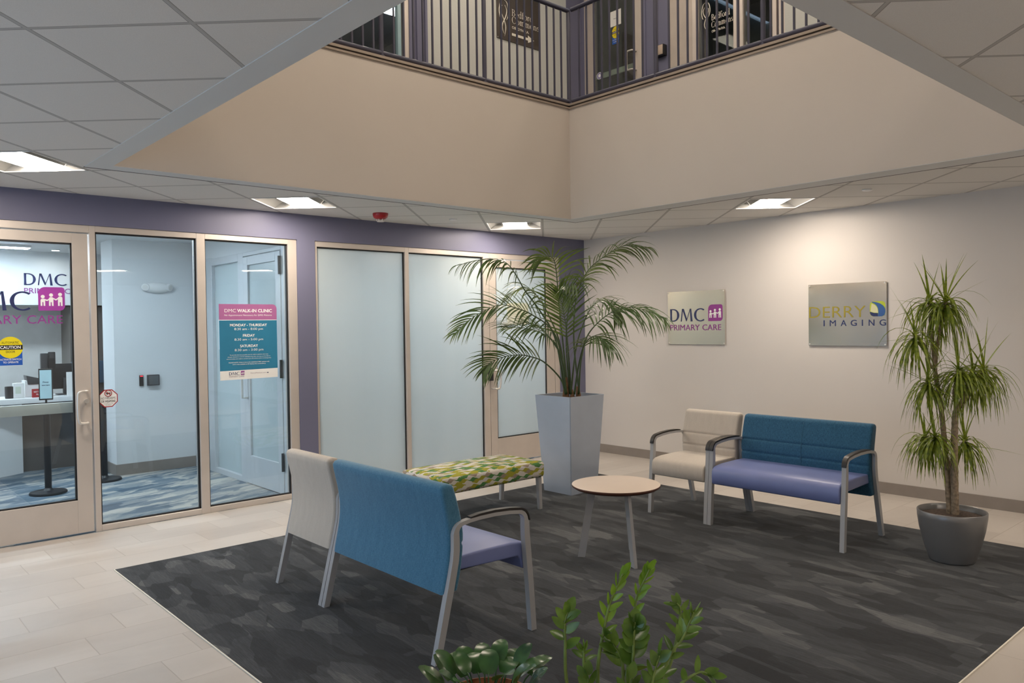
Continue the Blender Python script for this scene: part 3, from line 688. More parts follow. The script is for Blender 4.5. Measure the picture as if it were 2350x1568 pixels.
MB().poly([(-0.018, 0.046), (0.018, 0.046), (0.018, 0.038), (-0.004, 0.038), (-0.006, 0.028), (-0.013, 0.028), (-0.01, 0.038), (-0.018, 0.04)], (0, 0, 0), YR, ZUp, 0.0019, 0.0024).build('pistol_pictogram', M['black_print'], t)
# opening-hours poster
t = thing('opening_hours_poster', 'teal and plum WALK-IN CLINIC opening hours poster on the storefront glass', 'poster', (-0.045, -4.538, 1.18))
H, Wd = 0.698, 0.5535
def rc(x0, x1, z0, z1): return [(x0, z0), (x1, z0), (x1, z1), (x0, z1)]
corner = [(Wd / 2 - 0.04 + 0.04 * math.cos(rad(a)), H - 0.04 + 0.04 * math.sin(rad(a))) for a in range(0, 91, 15)]
MB().poly([(-Wd / 2, 0), (Wd / 2, 0.006), (Wd / 2, 0.092), (-Wd / 2, 0.084)], (0, 0, 0), YR, ZUp, 0, 0.001).build('footer', M['paper'], t)
MB().poly([(-Wd / 2, 0.0845), (Wd / 2, 0.0925), (Wd / 2, 0.548), (-Wd / 2, 0.548)], (0, 0, 0), YR, ZUp, 0, 0.001).build('body_panel', M['teal'], t)
MB().poly(rc(-Wd / 2, Wd / 2, 0.5485, 0.5525), (0, 0, 0), YR, ZUp, 0, 0.001).build('divider', M['white_print'], t)
MB().poly([(-Wd / 2, 0.553), (Wd / 2, 0.553)] + corner + [(-Wd / 2, H)], (0, 0, 0), YR, ZUp, 0, 0.001).build('header_panel', M['poster_purple'], t)
q = TX()
q.text('DMC', (0, -0.225, 0.622), YR, ZUp, 0.106, 0.031, -0.006, 0.0016); q.text('WALK-IN CLINIC', (0, -0.107, 0.622), YR, ZUp, 0.337, 0.031, 0.022, 0.0016)
ctext(q, 'No Appointment Necessary for DMC Patients', 0, 0.584, 0.455, 0.019, 0, 0.0016)
for z, a, b, wa, wb in ((0.492, 'MONDAY - THURSDAY', '8:30 am - 8:00 pm', 0.355, 0.275), (0.395, 'FRIDAY', '8:30 am - 5:00 pm', 0.115, 0.275), (0.298, 'SATURDAY', '8:30 am - 3:00 pm', 0.172, 0.275)):
    ctext(q, a, 0, z, wa, 0.0245, 0.02, 0.0016); ctext(q, b, 0, z - 0.041, wb, 0.0275, -0.004, 0.0016)
for z, sx_, b, s_ in ((0.222, 0.37, 0, 'To provide the best possible care for walk-in patients who have'), (0.204, 0.41, 0, 'already checked in and are waiting to be seen, we may not be able to'), (0.186, 0.43, 0, 'accommodate new walk-in arrivals up to 30 minutes prior to closing time.'), (0.152, 0.39, 0.015, 'PLEASE NOTE: Walk-in Care is for established DMC patients only'), (0.135, 0.32, 0.015, 'and is only available at 25 Nashua Rd, Londonderry.')):
    ctext(q, s_, 0, z, sx_, 0.011, b, 0.0016)
q.build('lettering', M['white_print'], t)
glyphs(MB(), 'DMC', (0, -0.195, 0.043), YR, ZUp, 0.098, 0.029, 0.0016).build('lettering', M['navy'], t); q = MB(); q.poly([(0.168, 0.05), (0.178, 0.05), (0.178, 0.046), (0.186, 0.053), (0.178, 0.06), (0.178, 0.056), (0.168, 0.056)], (0, 0, 0), YR, ZUp, 0.001, 0.0016); q.build('arrow', M['navy'], t)
q = TX(); q.text('PRIMARY CARE', (0, -0.195, 0.024), YR, ZUp, 0.142, 0.013, 0.0, 0.0016); q.text('DerryMedical.com', (0, 0.01, 0.046), YR, ZUp, 0.15, 0.016, -0.005, 0.0016); q.build('lettering', plain('grey_plum_print', (0.30, 0.22, 0.28), 0.5), t)
icon_people(None, (0.001, -0.085, 0.043), YR, ZUp, 0.036, M['magenta'], M['white_print'], t)

# fittings on the clinic's inner wall
t = thing('emergency_light', 'white twin-head emergency light high on the clinic inner wall', 'light', (-2.6, -4.548, 2.148))
q = MB(); b = bmesh.new(); bmesh.ops.create_uvsphere(b, u_segments=28, v_segments=16, radius=1)
for v_ in b.verts: v_.co = Vector((v_.co.x * 0.06 + 0.015, v_.co.y * 0.165, v_.co.z * 0.062))
q.merge(b); q.build('body', M['white'], t, 180)
for sg in (-1, 1):
    q = MB(); c = Vector((0.035, sg * 0.128, 0.006)); d = Vector((0.85, sg * 0.5, -0.2)).normalized()
    q.tube([c - d * 0.05, c - d * 0.03, c, c + d * 0.025, c + d * 0.027], [0.02, 0.034, 0.043, 0.042, 0.033], 20); h = q.build('lamp_head', M['white'], t, 40)
    MB().tube([c + d * 0.0275, c + d * 0.03], 0.031, 20).build('lamp_glass', M['interior_gray'], h)
t = thing('card_reader', 'slim black card reader with a red light on the clinic inner wall', 'card reader', (-2.6, -4.74, 1.07))
MB().box(0, 0.02, -0.022, 0.022, -0.063, 0.063, 0.005).build('body', M['black'], t, 30); MB().box(0.0205, 0.022, -0.016, 0.016, 0.045, 0.057).build('indicator', M['led_red'], t)
t = thing('door_push_plate', 'square dark wall push plate beside the black card reader', 'switch', (-2.6, -4.613, 1.07))
MB().box(0, 0.045, -0.067, 0.067, -0.063, 0.063, 0.008).build('housing', M['darkgray'], t, 30); MB().box(0.0455, 0.05, -0.052, 0.052, -0.05, 0.05, 0.003).build('plate', plain('dim_steel', (0.16, 0.17, 0.18), 0.35, 0.7), t, 30)

# reception: logo bulkhead, back wall, desk
sbox('wall_reception_bulkhead', -5.2, -4.6, YM, -3.05, 2.0, CZ, M['white_paint'])
sbox('wall_reception_back', -5.3, -5.2, YM, -0.1, 0, CZ, M['interior_gray'])
q = MB(); q.box(-5.2, -4.7, -5.0, -3.06, 0.0, 1.98); struct(q.build('wall_reception_side', M['desk_front']))
tag(MB().box(-4.72, -4.6, -5.0, -4.2, 0.95, 1.25, 0.01).build('file_shelf', M['cabinet_blue'], None, 30), 'dark blue file shelf beyond the reception desk', 'shelf')
t = thing('reception_sign', 'navy and magenta clinic sign on the lit white wall above reception', 'sign', (-4.599, -5.535, 2.15))
dmc(t, (0, 0, 0), YR, ZUp, 1.03, None, None, 0.004)
spot = thing('reception_spotlight', 'small ceiling spotlight washing the reception sign', 'light', (-4.2, -5.25, CZ - 0.045))
MB().lathe([(0.05, 0.045), (0.05, 0.03), (0.042, 0.03), (0.04, 0.038)], 24, cap0=False, cap1=False).build('can', M['white'], spot, 40)
MB().lathe([(0.039, 0.037), (0.0391, 0.039)], 20).build('lens', M['spot_in'], spot)
t = thing('reception_desk', 'white topped reception desk with brown grey front inside the clinic', 'desk', (-3.2, -7.0, 0))
MB().box(-0.55, 0.0, -2.0, 1.93, 0.842, 0.90, 0.004).build('counter_top', M['white'], t, 30)
MB().box(-0.55, -0.5, -2.0, 1.93, 0, 0.842).build('front_panel', M['desk_front'], t)
q = MB(); q.prism([(-0.5, 1.2), (-0.42, 1.24), (-0.12, 0.72), (-0.2, 0.68)], 'z', 0.0, 0.842); q.build('side_panel', M['white_paint'], t)
DX = -3.38
tag(MB().lathe([(0.040, 0.0), (0.043, 0.02), (0.043, 0.135), (0.039, 0.135), (0.038, 0.03)], 24, cap1=True).build('pen_cup', M['black'], None, 40), 'black mesh pen cup standing on the reception counter', 'cup').location = (DX, -5.92, 0.90)
t = thing('leaflet_box', 'small white box with a printed leaflet beside the black pen cup', 'box', (DX, -5.83, 0.90))
MB().box(-0.03, 0.03, -0.055, 0.055, 0, 0.17, 0.004).build('box_body', M['paper'], t, 30); MB().box(0.0301, 0.031, -0.035, 0.02, 0.05, 0.13).build('leaflet', plain('pale_leaflet', (0.60, 0.66, 0.55), 0.6), t)
t = thing('desk_printer', 'white desk printer with a dark grey lid on the reception counter', 'printer', (DX - 0.1, -5.66, 0.90))
MB().prism([(-0.10, 0.0), (0.09, 0.0), (0.09, 0.10), (0.05, 0.19), (-0.10, 0.19)], 'x', -0.12, 0.06, 0.008).build('body', M['white'], t, 30)
MB().prism([(-0.07, 0.145), (0.11, 0.145), (0.09, 0.20), (-0.085, 0.25)], 'x', -0.1, 0.075, 0.006).build('lid', M['darkgray'], t, 30)
t = thing('window_notice', 'red NEXT WINDOW PLEASE plaque leaning in front of the desk printer', 'sign', (DX + 0.09, -5.635, 0.90))
MB().box(-0.02, 0.0, -0.078, 0.078, 0, 0.098, 0.003).build('plaque', M['red'], t, 30)
q = TX(); q.text('NEXT WINDOW', (0.001, 0, 0.055), YR, ZUp, 0.12, 0.018, 0.01, 0.001, 'C'); q.text('PLEASE', (0.001, 0, 0.025), YR, ZUp, 0.07, 0.018, 0.01, 0.001, 'C'); q.build('lettering', M['white_print'], t)
t = thing('wall_phone', 'black handset desk phone raised above the reception counter', 'phone', (DX - 0.05, -5.51, 0.90))
MB().box(-0.05, 0.0, -0.02, 0.02, 0, 0.30, 0.004).build('stand', M['black'], t, 30); MB().box(-0.03, 0.02, -0.085, 0.02, 0.29, 0.50, 0.01).build('handset_cradle', M['darkgray'], t, 30); MB().box(0.021, 0.05, -0.012, 0.062, 0.31, 0.515, 0.01).build('keypad_body', M['black'], t, 30); MB().box(0.0505, 0.052, 0.0, 0.05, 0.44, 0.49).build('display', M['darkgray'], t)
t = thing('monitor', 'black desktop monitor seen from behind on the reception counter', 'monitor', (DX - 0.15, -5.32, 0.90))
MB().box(-0.02, 0.02, -0.21, 0.24, 0.07, 0.37, 0.008).build('housing', M['black'], t, 30); MB().box(0.02, 0.045, -0.03, 0.07, 0.0, 0.2, 0.004).build('stand', M['darkgray'], t, 30); MB().box(-0.06, 0.09, -0.1, 0.14, 0, 0.014, 0.004).build('foot', M['darkgray'], t, 30)
tag(MB().box(-0.02, 0.02, -0.03, 0.11, 0, 0.275, 0.003).build('brochure_stand', M['paper'], None, 30), 'white brochure stand at the right end of the reception counter', 'brochure stand').location = (DX + 0.10, -5.33, 0.90)
# post barriers
def stanchion(loc, label, hgt, sign):
    t = thing('post_stanchion', label, 'stanchion', loc)
    MB().lathe([(0.17, 0), (0.172, 0.012), (0.165, 0.024), (0.05, 0.036), (0.03, 0.06)], 40).build('base', M['black'], t, 40)
    MB().tube([(0, 0, 0.03), (0, 0, hgt)], 0.032, 20).build('post', M['black'], t, 40)
    if sign:
        MB().tube([(0, 0, hgt), (0, 0, hgt + 0.06)], 0.01, 10).build('sign_stem', M['black'], t, 40)
        a = MB().box(-0.012, 0.012, -0.062, 0.062, hgt + 0.05, hgt + 0.37, 0.003, mat=Matrix.Rotation(rad(-12), 4, 'Z')).build('sign_frame', M['black'], t, 30)
        s_ = MB().box(0.0125, 0.014, -0.052, 0.052, hgt + 0.065, hgt + 0.355, mat=Matrix.Rotation(rad(-12), 4, 'Z')).build('sign_face', plain('pale_blue_card', (0.45, 0.66, 0.72), 0.5), t)
        q = TX(); Rm = Matrix.Rotation(rad(-12), 3, 'Z'); rr_ = Rm @ Vector((0, 1, 0)); oo = Rm @ Vector((0.0145, 0, 0))
        q.text('Please', oo + Vector((0, 0, hgt + 0.225)), rr_, (0, 0, 1), 0.05, 0.016, 0.01, 0.0004, 'C'); q.text('wait here', oo + Vector((0, 0, hgt + 0.195)), rr_, (0, 0, 1), 0.07, 0.014, 0.01, 0.0004, 'C')
        q.build('lettering', M['navy'], t)
    else:
        MB().lathe([(0.036, hgt - 0.06), (0.036, hgt), (0.03, hgt + 0.012)], 20).build('belt_head', M['darkgray'], t, 40)
    return t
stanchion((-2.07, -5.81, 0), 'black post stanchion carrying a framed pale blue card behind the entrance door', 0.905, True)
stanchion((-2.40, -5.20, 0), 'plain black post stanchion beside the clinic inner wall corner', 0.93, False)

# ------------------------------------------------------------------ recessed ceiling lights
def troffer(kh, kd, label, group=None):
    h, d = GH + GT * (kh + .5), GD + GT * (kd + .5); x, y = grid_xy(h, d)
    t = thing('ceiling_light', label, 'light', (x, y, ZC), GA, group)
    a = GT / 2 - 0.012; q = MB()
    q.box(-a, a, -a, a, 0.095, 0.10)
    for sx_ in (-1, 1): q.box(min(sx_ * a, sx_ * (a - .006)), max(sx_ * a, sx_ * (a - .006)), -a, a, 0, 0.095); q.box(-a, a, min(sx_ * a, sx_ * (a - .006)), max(sx_ * a, sx_ * (a - .006)), 0, 0.095)
    q.build('housing', M['reflector'], t)
    # curved side wings rising from the rim to the centre basket
    q = MB(); n = 10; c = 0.135; Lh = a - 0.008
    for sg in (-1, 1):
        rows = []
        for i in range(n + 1):
            f = i / n; xx = sg * (Lh - (Lh - c) * f); zz = 0.004 + 0.072 * math.sin(f * PI * 0.5) ** 0.9 - 0.045 * max(0, f - 0.75) / 0.25
            rows.append((q.v((xx, -Lh, zz)), q.v((xx, Lh, zz))))
        for i in range(n): q.face((rows[i][0], rows[i][1], rows[i + 1][1], rows[i + 1][0]))
    q.build('wing_reflector', M['reflector'], t, 60)
    q = MB(); rows = []
    for i in range(9):
        f = i / 8; zz = 0.042 - 0.038 * math.sin(PI * f) ** 0.8; xx = -c * math.cos(PI * f); rows.append((q.v((xx, -Lh, zz)), q.v((xx, Lh, zz))))
    for i in range(8): q.face((rows[i][0], rows[i + 1][0], rows[i + 1][1], rows[i][1]))
    q.build('lens', M['lamp'], t, 60)
    q = MB(); r_ = 0.012
    for sg in (-1, 1):
        q.box(min(sg * a, sg * (a - r_)), max(sg * a, sg * (a - r_)), -a, a, -0.003, 0.003); q.box(-a, a, min(sg * a, sg * (a - r_)), max(sg * a, sg * (a - r_)), -0.003, 0.003)
    q.build('rim', M['white'], t)
    return t
for k, lb in zip(seen_lights, ['recessed square ceiling light at the left edge above the clinic entrance', 'recessed square ceiling light above the opening hours poster', 'recessed square ceiling light in the corner above the frosted door and palm', 'recessed square ceiling light above the grey wall near the steel signs']):
    troffer(*k, lb, 'recessed square lobby lights')
for k in more: troffer(*k, 'recessed square ceiling light further along the lobby', 'recessed square lobby lights')
t = thing('smoke_detector', 'red dome fire detector on the ceiling over the purple wall', 'detector', (0.496, -3.426, ZC))
MB().lathe([(0.075, 0), (0.075, -0.018), (0.066, -0.042), (0.045, -0.055), (0.02, -0.058)], 32).build('body', M['red'], t, 40)
q = MB()
for i in range(6):
    a_ = 2 * PI * i / 6; q.tube([(0.035 * math.cos(a_), 0.035 * math.sin(a_), -0.055), (0.032 * math.cos(a_), 0.032 * math.sin(a_), -0.078)], 0.003, 6)
q.lathe([(0.035, -0.078), (0.035, -0.082), (0.01, -0.083)], 20); q.build('sensor_cage', plain('pale_cage', (0.7, 0.66, 0.64), 0.4), t, 40)
for (x, y), lb in (((4.087, -0.889), 'round white sprinkler cover on the ceiling above the grey wall'), ((0.594, -2.612), 'round white sprinkler cover on the ceiling above the frosted glass')):
    o = tag(MB().lathe([(0.04, 0), (0.042, -0.006), (0.034, -0.012), (0.01, -0.013)], 28).build('sprinkler_cover', M['white'], None, 40), lb, 'sprinkler'); o.location = (x, y, ZC)

# ------------------------------------------------------------------ upper storey walls
UF, UH = 3.93, 6.75
def uwall(name, y0, y1, m, z0=UF, z1=UH): return sbox(name, -0.12, 0.0, y0, y1, z0, z1, m)
uwall('wall_upper_left', -2.48, -0.282, M['wallpaper']); uwall('wall_upper_left_corner', -0.282, 0.0, M['purple'])
uwall('wall_upper_left_pier', -2.705, -2.48, M['purple'])
sbox('trim_7', -0.09, 0.022, -2.62, -2.585, UF, UH, M['purple']); sbox('trim_8', -0.09, 0.022, -2.51, -2.48, UF, UH, M['purple'])
uwall('wall_upper_left_end', YM, -6.6, M['wallpaper'])
W5 = sempty('window_5', (0, 0, 0)); q = MB()
q.box(-0.11, -0.01, -2.775, -2.705, UF, UH, 0.002, 1); q.box(-0.11, -0.01, -6.6, -6.53, UF, UH); q.box(-0.11, -0.01, -6.53, -2.775, UF, UF + 0.06); q.box(-0.11, -0.01, -4.7, -4.63, UF, UH)
q.build('window_frame', M['frame'], W5)
MB().box(-0.065, -0.055, -6.53, -2.80, UF + .06, UH).build('pane', M['glass_dark'], W5)
MB().box(-0.07, -0.02, -2.842, -2.80, UF + .06, UH).build('edge_trim', plain('pale_teal_edge', (0.30, 0.45, 0.50), 0.3), W5)
# rooms beyond the upper glazing
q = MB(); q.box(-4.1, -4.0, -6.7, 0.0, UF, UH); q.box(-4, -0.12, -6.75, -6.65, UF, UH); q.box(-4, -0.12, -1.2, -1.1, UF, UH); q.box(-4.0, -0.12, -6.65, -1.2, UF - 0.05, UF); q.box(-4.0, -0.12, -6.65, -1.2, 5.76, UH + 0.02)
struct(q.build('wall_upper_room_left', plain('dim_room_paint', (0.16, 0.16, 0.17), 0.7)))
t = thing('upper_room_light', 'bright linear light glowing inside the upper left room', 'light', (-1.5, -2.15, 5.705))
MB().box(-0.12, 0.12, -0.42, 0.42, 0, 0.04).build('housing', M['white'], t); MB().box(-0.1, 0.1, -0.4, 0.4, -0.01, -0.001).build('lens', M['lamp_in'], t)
def vwall(name, x0, x1, m, z0=UF, z1=UH): return sbox(name, x0, x1, 0.0, 0.12, z0, z1, m)
vwall('wall_upper_right_corner', 0.0, 0.051, M['purple']); vwall('wall_upper_right_pier', 0.99, 1.409, M['purple'])
vwall('wall_upper_right_panel', 1.409, 1.72, plain('beige_panel', (0.50, 0.44, 0.39), 0.45)); vwall('wall_upper_right', 2.86, XM, M['wallpaper'])
for i, (x0, x1) in enumerate(((1.02, 1.06), (1.2, 1.24))): sbox('trim_%d' % (9 + i), x0, x1, -0.014, 0.05, UF, UH, M['purple'])
D4 = sempty('door_4', (0, 0, 0)); q = MB()
q.box(0.051, 0.204, 0.0, 0.09, UF, UH, 0.002, 1); q.box(0.857, 0.93, 0.01, 0.06, UF + .01, UH, 0.002, 1); q.box(0.935, 0.99, 0.0, 0.09, UF, UH, 0.002, 1); q.box(0.204, 0.857, 0.01, 0.06, UF + .01, UF + .27)
q.build('door_frame', M['frame'], D4)
MB().box(0.204, 0.857, 0.03, 0.038, UF + .27, UH).build('pane', M['glass_dark'], D4)
MB().tube(cat_rom([(0.895, 0.01, 4.98), (0.89, -0.05, 4.98), (0.86, -0.06, 4.98), (0.815, -0.06, 4.975), (0.803, -0.06, 4.93), (0.803, -0.06, 4.80), (0.815, -0.06, 4.755), (0.86, -0.06, 4.75), (0.89, -0.05, 4.75), (0.895, 0.01, 4.75)], 40), 0.012, 10).build('door_handle', M['chrome'], D4, 180)
MB().box(0.21, 0.85, 0.042, 0.07, 4.795, 4.862).build('push_bar', plain('pale_green_bar', (0.50, 0.54, 0.46), 0.4), D4)
W6 = sempty('window_6', (0, 0, 0)); q = MB()
for x0, x1 in ((1.72, 1.79), (2.254, 2.30), (2.33, 2.371), (2.718, 2.765), (2.79, 2.86)): q.box(x0, x1, -0.0, 0.10, UF, UH, 0.002, 1)
q.box(1.79, 2.86, 0.0, 0.1, UF, UF + .05); q.build('window_frame', M['frame'], W6)
q = MB(); q.box(1.79, 2.254, 0.03, 0.04, UF + .05, UH); q.box(2.371, 2.718, 0.03, 0.04, UF + .05, UH); q.build('pane', M['glass_dark'], W6)
q = MB(); q.box(2.30, 2.33, 0.03, 0.06, UF + .05, UH); q.box(2.765, 2.79, 0.03, 0.06, UF + .05, UH); q.build('gasket', M['rail'], W6)
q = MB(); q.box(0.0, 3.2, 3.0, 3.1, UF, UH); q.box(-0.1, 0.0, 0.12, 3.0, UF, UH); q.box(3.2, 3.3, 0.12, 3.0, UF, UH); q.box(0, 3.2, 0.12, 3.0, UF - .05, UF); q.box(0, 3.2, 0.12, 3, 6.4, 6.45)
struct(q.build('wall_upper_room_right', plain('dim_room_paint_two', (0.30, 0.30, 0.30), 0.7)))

XR = (1, 0, 0)
def swirl(q, o, r, u, s):       # slender line drawing: two mirrored flowing strokes
    O = Vector(o); R = Vector(r); U = Vector(u); nn = R.cross(U).normalized() * 0.004
    for pts in ([(0.07, 0.43), (0.03, 0.40), (0.005, 0.30), (0.015, 0.22), (0.03, 0.19)], [(0.055, 0.36), (0.03, 0.31), (0.045, 0.25), (0.08, 0.19), (0.105, 0.12), (0.10, 0.06), (0.085, 0.0)],
                [(0.085, 0.43), (0.13, 0.40), (0.15, 0.31), (0.14, 0.24), (0.12, 0.20)], [(0.095, 0.37), (0.125, 0.31), (0.105, 0.23), (0.065, 0.16), (0.05, 0.10), (0.065, 0.05), (0.08, 0.03)]):
        P = cat_rom([O + R * a * s + U * b * s + nn for a, b in pts], 20); n = len(P)
        q.tube(P, [0.0018 + 0.0045 * s * math.sin(PI * i / (n - 1)) for i in range(n)], 6)
    return q
t = thing('arrow_sign', 'dark bronze suite sign with cream lettering and a right pointing arrow upstairs', 'sign', (0.001, -1.466, 5.05))
MB().box(0, 0.008, 0, 0.706, 0, 0.612).build('panel', plain('bronze_panel', (0.12, 0.10, 0.085), 0.3, 0.6), t)
for y_, z_ in ((0.012, 0.012), (0.694, 0.012), (0.012, 0.60), (0.694, 0.60)): MB().tube([(0.008, y_, z_), (0.011, y_, z_)], 0.006, 10).build('screw', M['chrome'], t, 40)
serif_word('Bedford', (0.009, 0.241, 0.315), YR, ZUp, 0.345, 0.080).build('lettering', M['cream_print'], t); serif_word('Commons', (0.009, 0.239, 0.228), YR, ZUp, 0.45, 0.080).build('lettering', M['cream_print'], t)
q = TX(); q.text('OB-GYN P.A.', (0.009, 0.238, 0.16), YR, ZUp, 0.28, 0.032, 0.015, 0.001)
q.poly([(0.236, 0.078), (0.50, 0.078), (0.50, 0.05), (0.602, 0.095), (0.50, 0.14), (0.50, 0.108), (0.236, 0.108)], (0.009, 0, 0), YR, ZUp, 0, 0.001); q.build('lettering', M['cream_print'], t)
q = MB(); swirl(q, (0.009, 0.03, 0.04), YR, ZUp, 1.0); q.build('line_drawing', M['cream_print'], t, 180)
t = thing('upper_glass_lettering', 'cream suite lettering with a flowing line drawing on the dark upper glass', 'sign', (1.83, 0.029, 4.845))
serif_word('Bedford', (0.13, 0, 0.19), XR, ZUp, 0.235, 0.066).build('lettering', M['cream_print'], t); serif_word('Commons', (0.128, 0, 0.11), XR, ZUp, 0.275, 0.066).build('lettering', M['cream_print'], t)
q = TX(); q.text('OB-GYN P.A.', (0.13, 0, 0.055), XR, ZUp, 0.175, 0.026, 0.015, 0.001); q.build('lettering', M['cream_print'], t)
q = MB(); swirl(q, (0.0, 0, 0.09), XR, ZUp, 0.75); q.build('line_drawing', M['cream_print'], t, 180)
t = thing('door_notice', 'white paper notice taped to the upper glass door', 'notice', (0.555, 0.029, 5.39))
MB().poly(rc(-0.095, 0.095, 0, 0.19), (0, 0, 0), XR, ZUp, 0, 0.001).build('sheet', M['paper'], t)
q = TX(); q.text('Welcome', (0, 0, 0.085), XR, ZUp, 0.06, 0.014, 0.01, 0.0014, 'C'); q.build('lettering', M['darkgray'], t)
t = thing('upper_caution_sticker', 'yellow and blue CAUTION sticker under the notice on the upper glass door', 'sticker', (0.558, 0.029, 5.166))
MB().poly(rc(-0.055, 0.055, 0, 0.09), (0, 0, 0), XR, ZUp, 0, 0.001).build('backing', M['blue'], t)
MB().poly([(0.058 * math.cos(2 * PI * i / 32), 0.142 + 0.075 * math.sin(2 * PI * i / 32)) for i in range(32)], (0, 0, 0), XR, ZUp, 0.0011, 0.002).build('disc', M['yellow'], t)
MB().poly(rc(-0.057, 0.057, 0.128, 0.158), (0, 0, 0), XR, ZUp, 0.0021, 0.0026).build('band', M['black_print'], t)
q = TX(); q.text('CAUTION', (0, 0, 0.134), XR, ZUp, 0.095, 0.018, 0.02, 0.0032, 'C'); q.text('ACTIVATE SWITCH', (0, 0, 0.045), XR, ZUp, 0.1, 0.011, 0.01, 0.0016, 'C'); q.text('TO OPERATE', (0, 0, 0.02), XR, ZUp, 0.07, 0.011, 0.01, 0.0016, 'C'); q.build('lettering', M['white_print'], t)
q = TX(); q.text('AUTOMATIC', (0, 0, 0.172), XR, ZUp, 0.07, 0.011, 0.0, 0.0026, 'C'); q.text('DOOR', (0, 0, 0.105), XR, ZUp, 0.04, 0.011, 0.01, 0.0026, 'C'); q.build('lettering', M['black_print'], t)
t = thing('round_sticker', 'small round violet sticker low on the upper glass door', 'sticker', (0.283, 0.029, 4.834))
MB().poly([(0.045 * math.cos(2 * PI * i / 32), 0.045 * math.sin(2 * PI * i / 32)) for i in range(32)], (0, 0, 0), XR, ZUp, 0, 0.001).build('rim', M['white_print'], t)
q = MB()
for k in range(20):
    a0, a1 = 2 * PI * k / 20, 2 * PI * (k + .72) / 20
    q.poly([(0.041 * math.cos(a0), 0.041 * math.sin(a0)), (0.041 * math.cos(a1), 0.041 * math.sin(a1)), (0.02 * math.cos(a1), 0.02 * math.sin(a1)), (0.02 * math.cos(a0), 0.02 * math.sin(a0))], (0, 0, 0), XR, ZUp, 0.0011, 0.0016)
q.build('rays', M['violet'], t)
t = thing('upper_push_plate', 'beige square door push box on the purple pier upstairs', 'switch', (1.305, 0.0, 4.86))
MB().box(-0.062, 0.062, -0.075, 0, -0.062, 0.062, 0.005).build('housing', M['black'], t, 30); MB().box(-0.056, 0.056, -0.08, -0.0755, -0.056, 0.056, 0.003).build('plate', plain('beige_steel', (0.45, 0.36, 0.29), 0.4, 0.3), t, 30)

# ------------------------------------------------------------------ guard rails round the opening
def guardrail(name, label, p0, d, L, posts, first, skip_first=False):
    """p0 corner, d unit direction along the run"""
    t = thing(name, label, 'railing', (p0[0], p0[1], 3.95)); D = Vector((d[0], d[1], 0))
    MB().tube([D * 0.0 + Vector((0, 0, 0.975)), D * L + Vector((0, 0, 0.975))], 0.023, 14).build('handrail', M['rail'], t, 60)
    MB().tube([D * 0.0 + Vector((0, 0, 0.030)), D * L + Vector((0, 0, 0.030))], 0.021, 14).build('bottom_rail', M['rail'], t, 60)
    for s in posts:
        if 0 <= s <= L:
            q = MB(); q.tube([D * s + Vector((0, 0, -0.003)), D * s + Vector((0, 0, 0.965))], 0.021, 12); q.tube([D * s + Vector((0, 0, -0.003)), D * s + Vector((0, 0, 0.01))], 0.03, 14); q.build('post', M['rail'], t, 60)
    s = first; base = None
    while s < L - 0.05:
        if all(abs(s - p) > 0.06 for p in posts):
            if base is None: base = MB().box(-0.0075, 0.0075, -0.0075, 0.0075, 0.03, 0.96).build('baluster', M['rail'], t); o = base
            else: o = base.copy(); C.objects.link(o); o.parent = t
            o.location = D * s
        s += 0.1030
    return t
RX, RY = 1.30, -1.60
guardrail('guardrail', 'slate blue railing along the left edge of the upper opening', (RX, RY), (0, -1), 4.4, [0.0, 1.154, 2.30, 3.45], 0.112)
guardrail('guardrail', 'slate blue railing along the right edge of the upper opening', (RX + 0.047, RY), (1, 0), 4.25, [1.083, 2.196, 3.313], 0.104)

# ------------------------------------------------------------------ steel wall signs
def steel_sign(label, x0, wd, kind):
    t = thing('wall_sign', label, 'sign', (x0, -0.012, 1.40))
    MB().box(0, wd, -0.004, 0.0, 0, 0.614).build('panel', M['steel'], t)
    for x, z in ((0.014, 0.014), (wd - 0.014, 0.014), (0.014, 0.60), (wd - 0.014, 0.60)):
        MB().tube([(x, 0.0115, z), (x, -0.010, z)], 0.008, 14).build('screw', M['chrome'], t, 40)
    return t
t = steel_sign('square brushed steel sign with navy and magenta letters, left of the two wall signs', 1.352, 0.775, 0)
dmc(t, (0.033, -0.0045, 0.162), XR, ZUp, 1.0)
t = steel_sign('brushed steel sign with gold and navy letters and a green blue mark, near the dracaena', 3.105, 0.776, 1)
MB().text('DERRY', (0.007, -0.0045, 0.279), XR, ZUp, 0.572, 0.109, -0.008, 0.0015).build('lettering', M['gold'], t)
q = TX()
for ch, x in zip('IMAGING', (0.158, 0.222, 0.333, 0.432, 0.541, 0.607, 0.709)):
    wch = {'I': 0.011, 'M': 0.062, 'A': 0.058, 'G': 0.060, 'N': 0.054}[ch]; q.text(ch, (x, -0.0045, 0.194), XR, ZUp, wch, 0.059, 0.0 if ch == 'M' else 0.006, 0.0015)
q.build('lettering', M['navy'], t)
S = 0.145; o = (0.619, -0.0045, 0.282)
def rrect(s, r): return [(cx + r * math.cos(rad(a0 + 90 * k / 8)), cy + r * math.sin(rad(a0 + 90 * k / 8))) for cx, cy, a0 in ((s - r, s - r, 0), (r, s - r, 90), (r, r, 180), (s - r, r, 270)) for k in range(9)]
mk_ = MB().poly(rrect(S, 0.036), o, XR, ZUp, 0, 0.001).build('logo_mark', M['lime'], t)
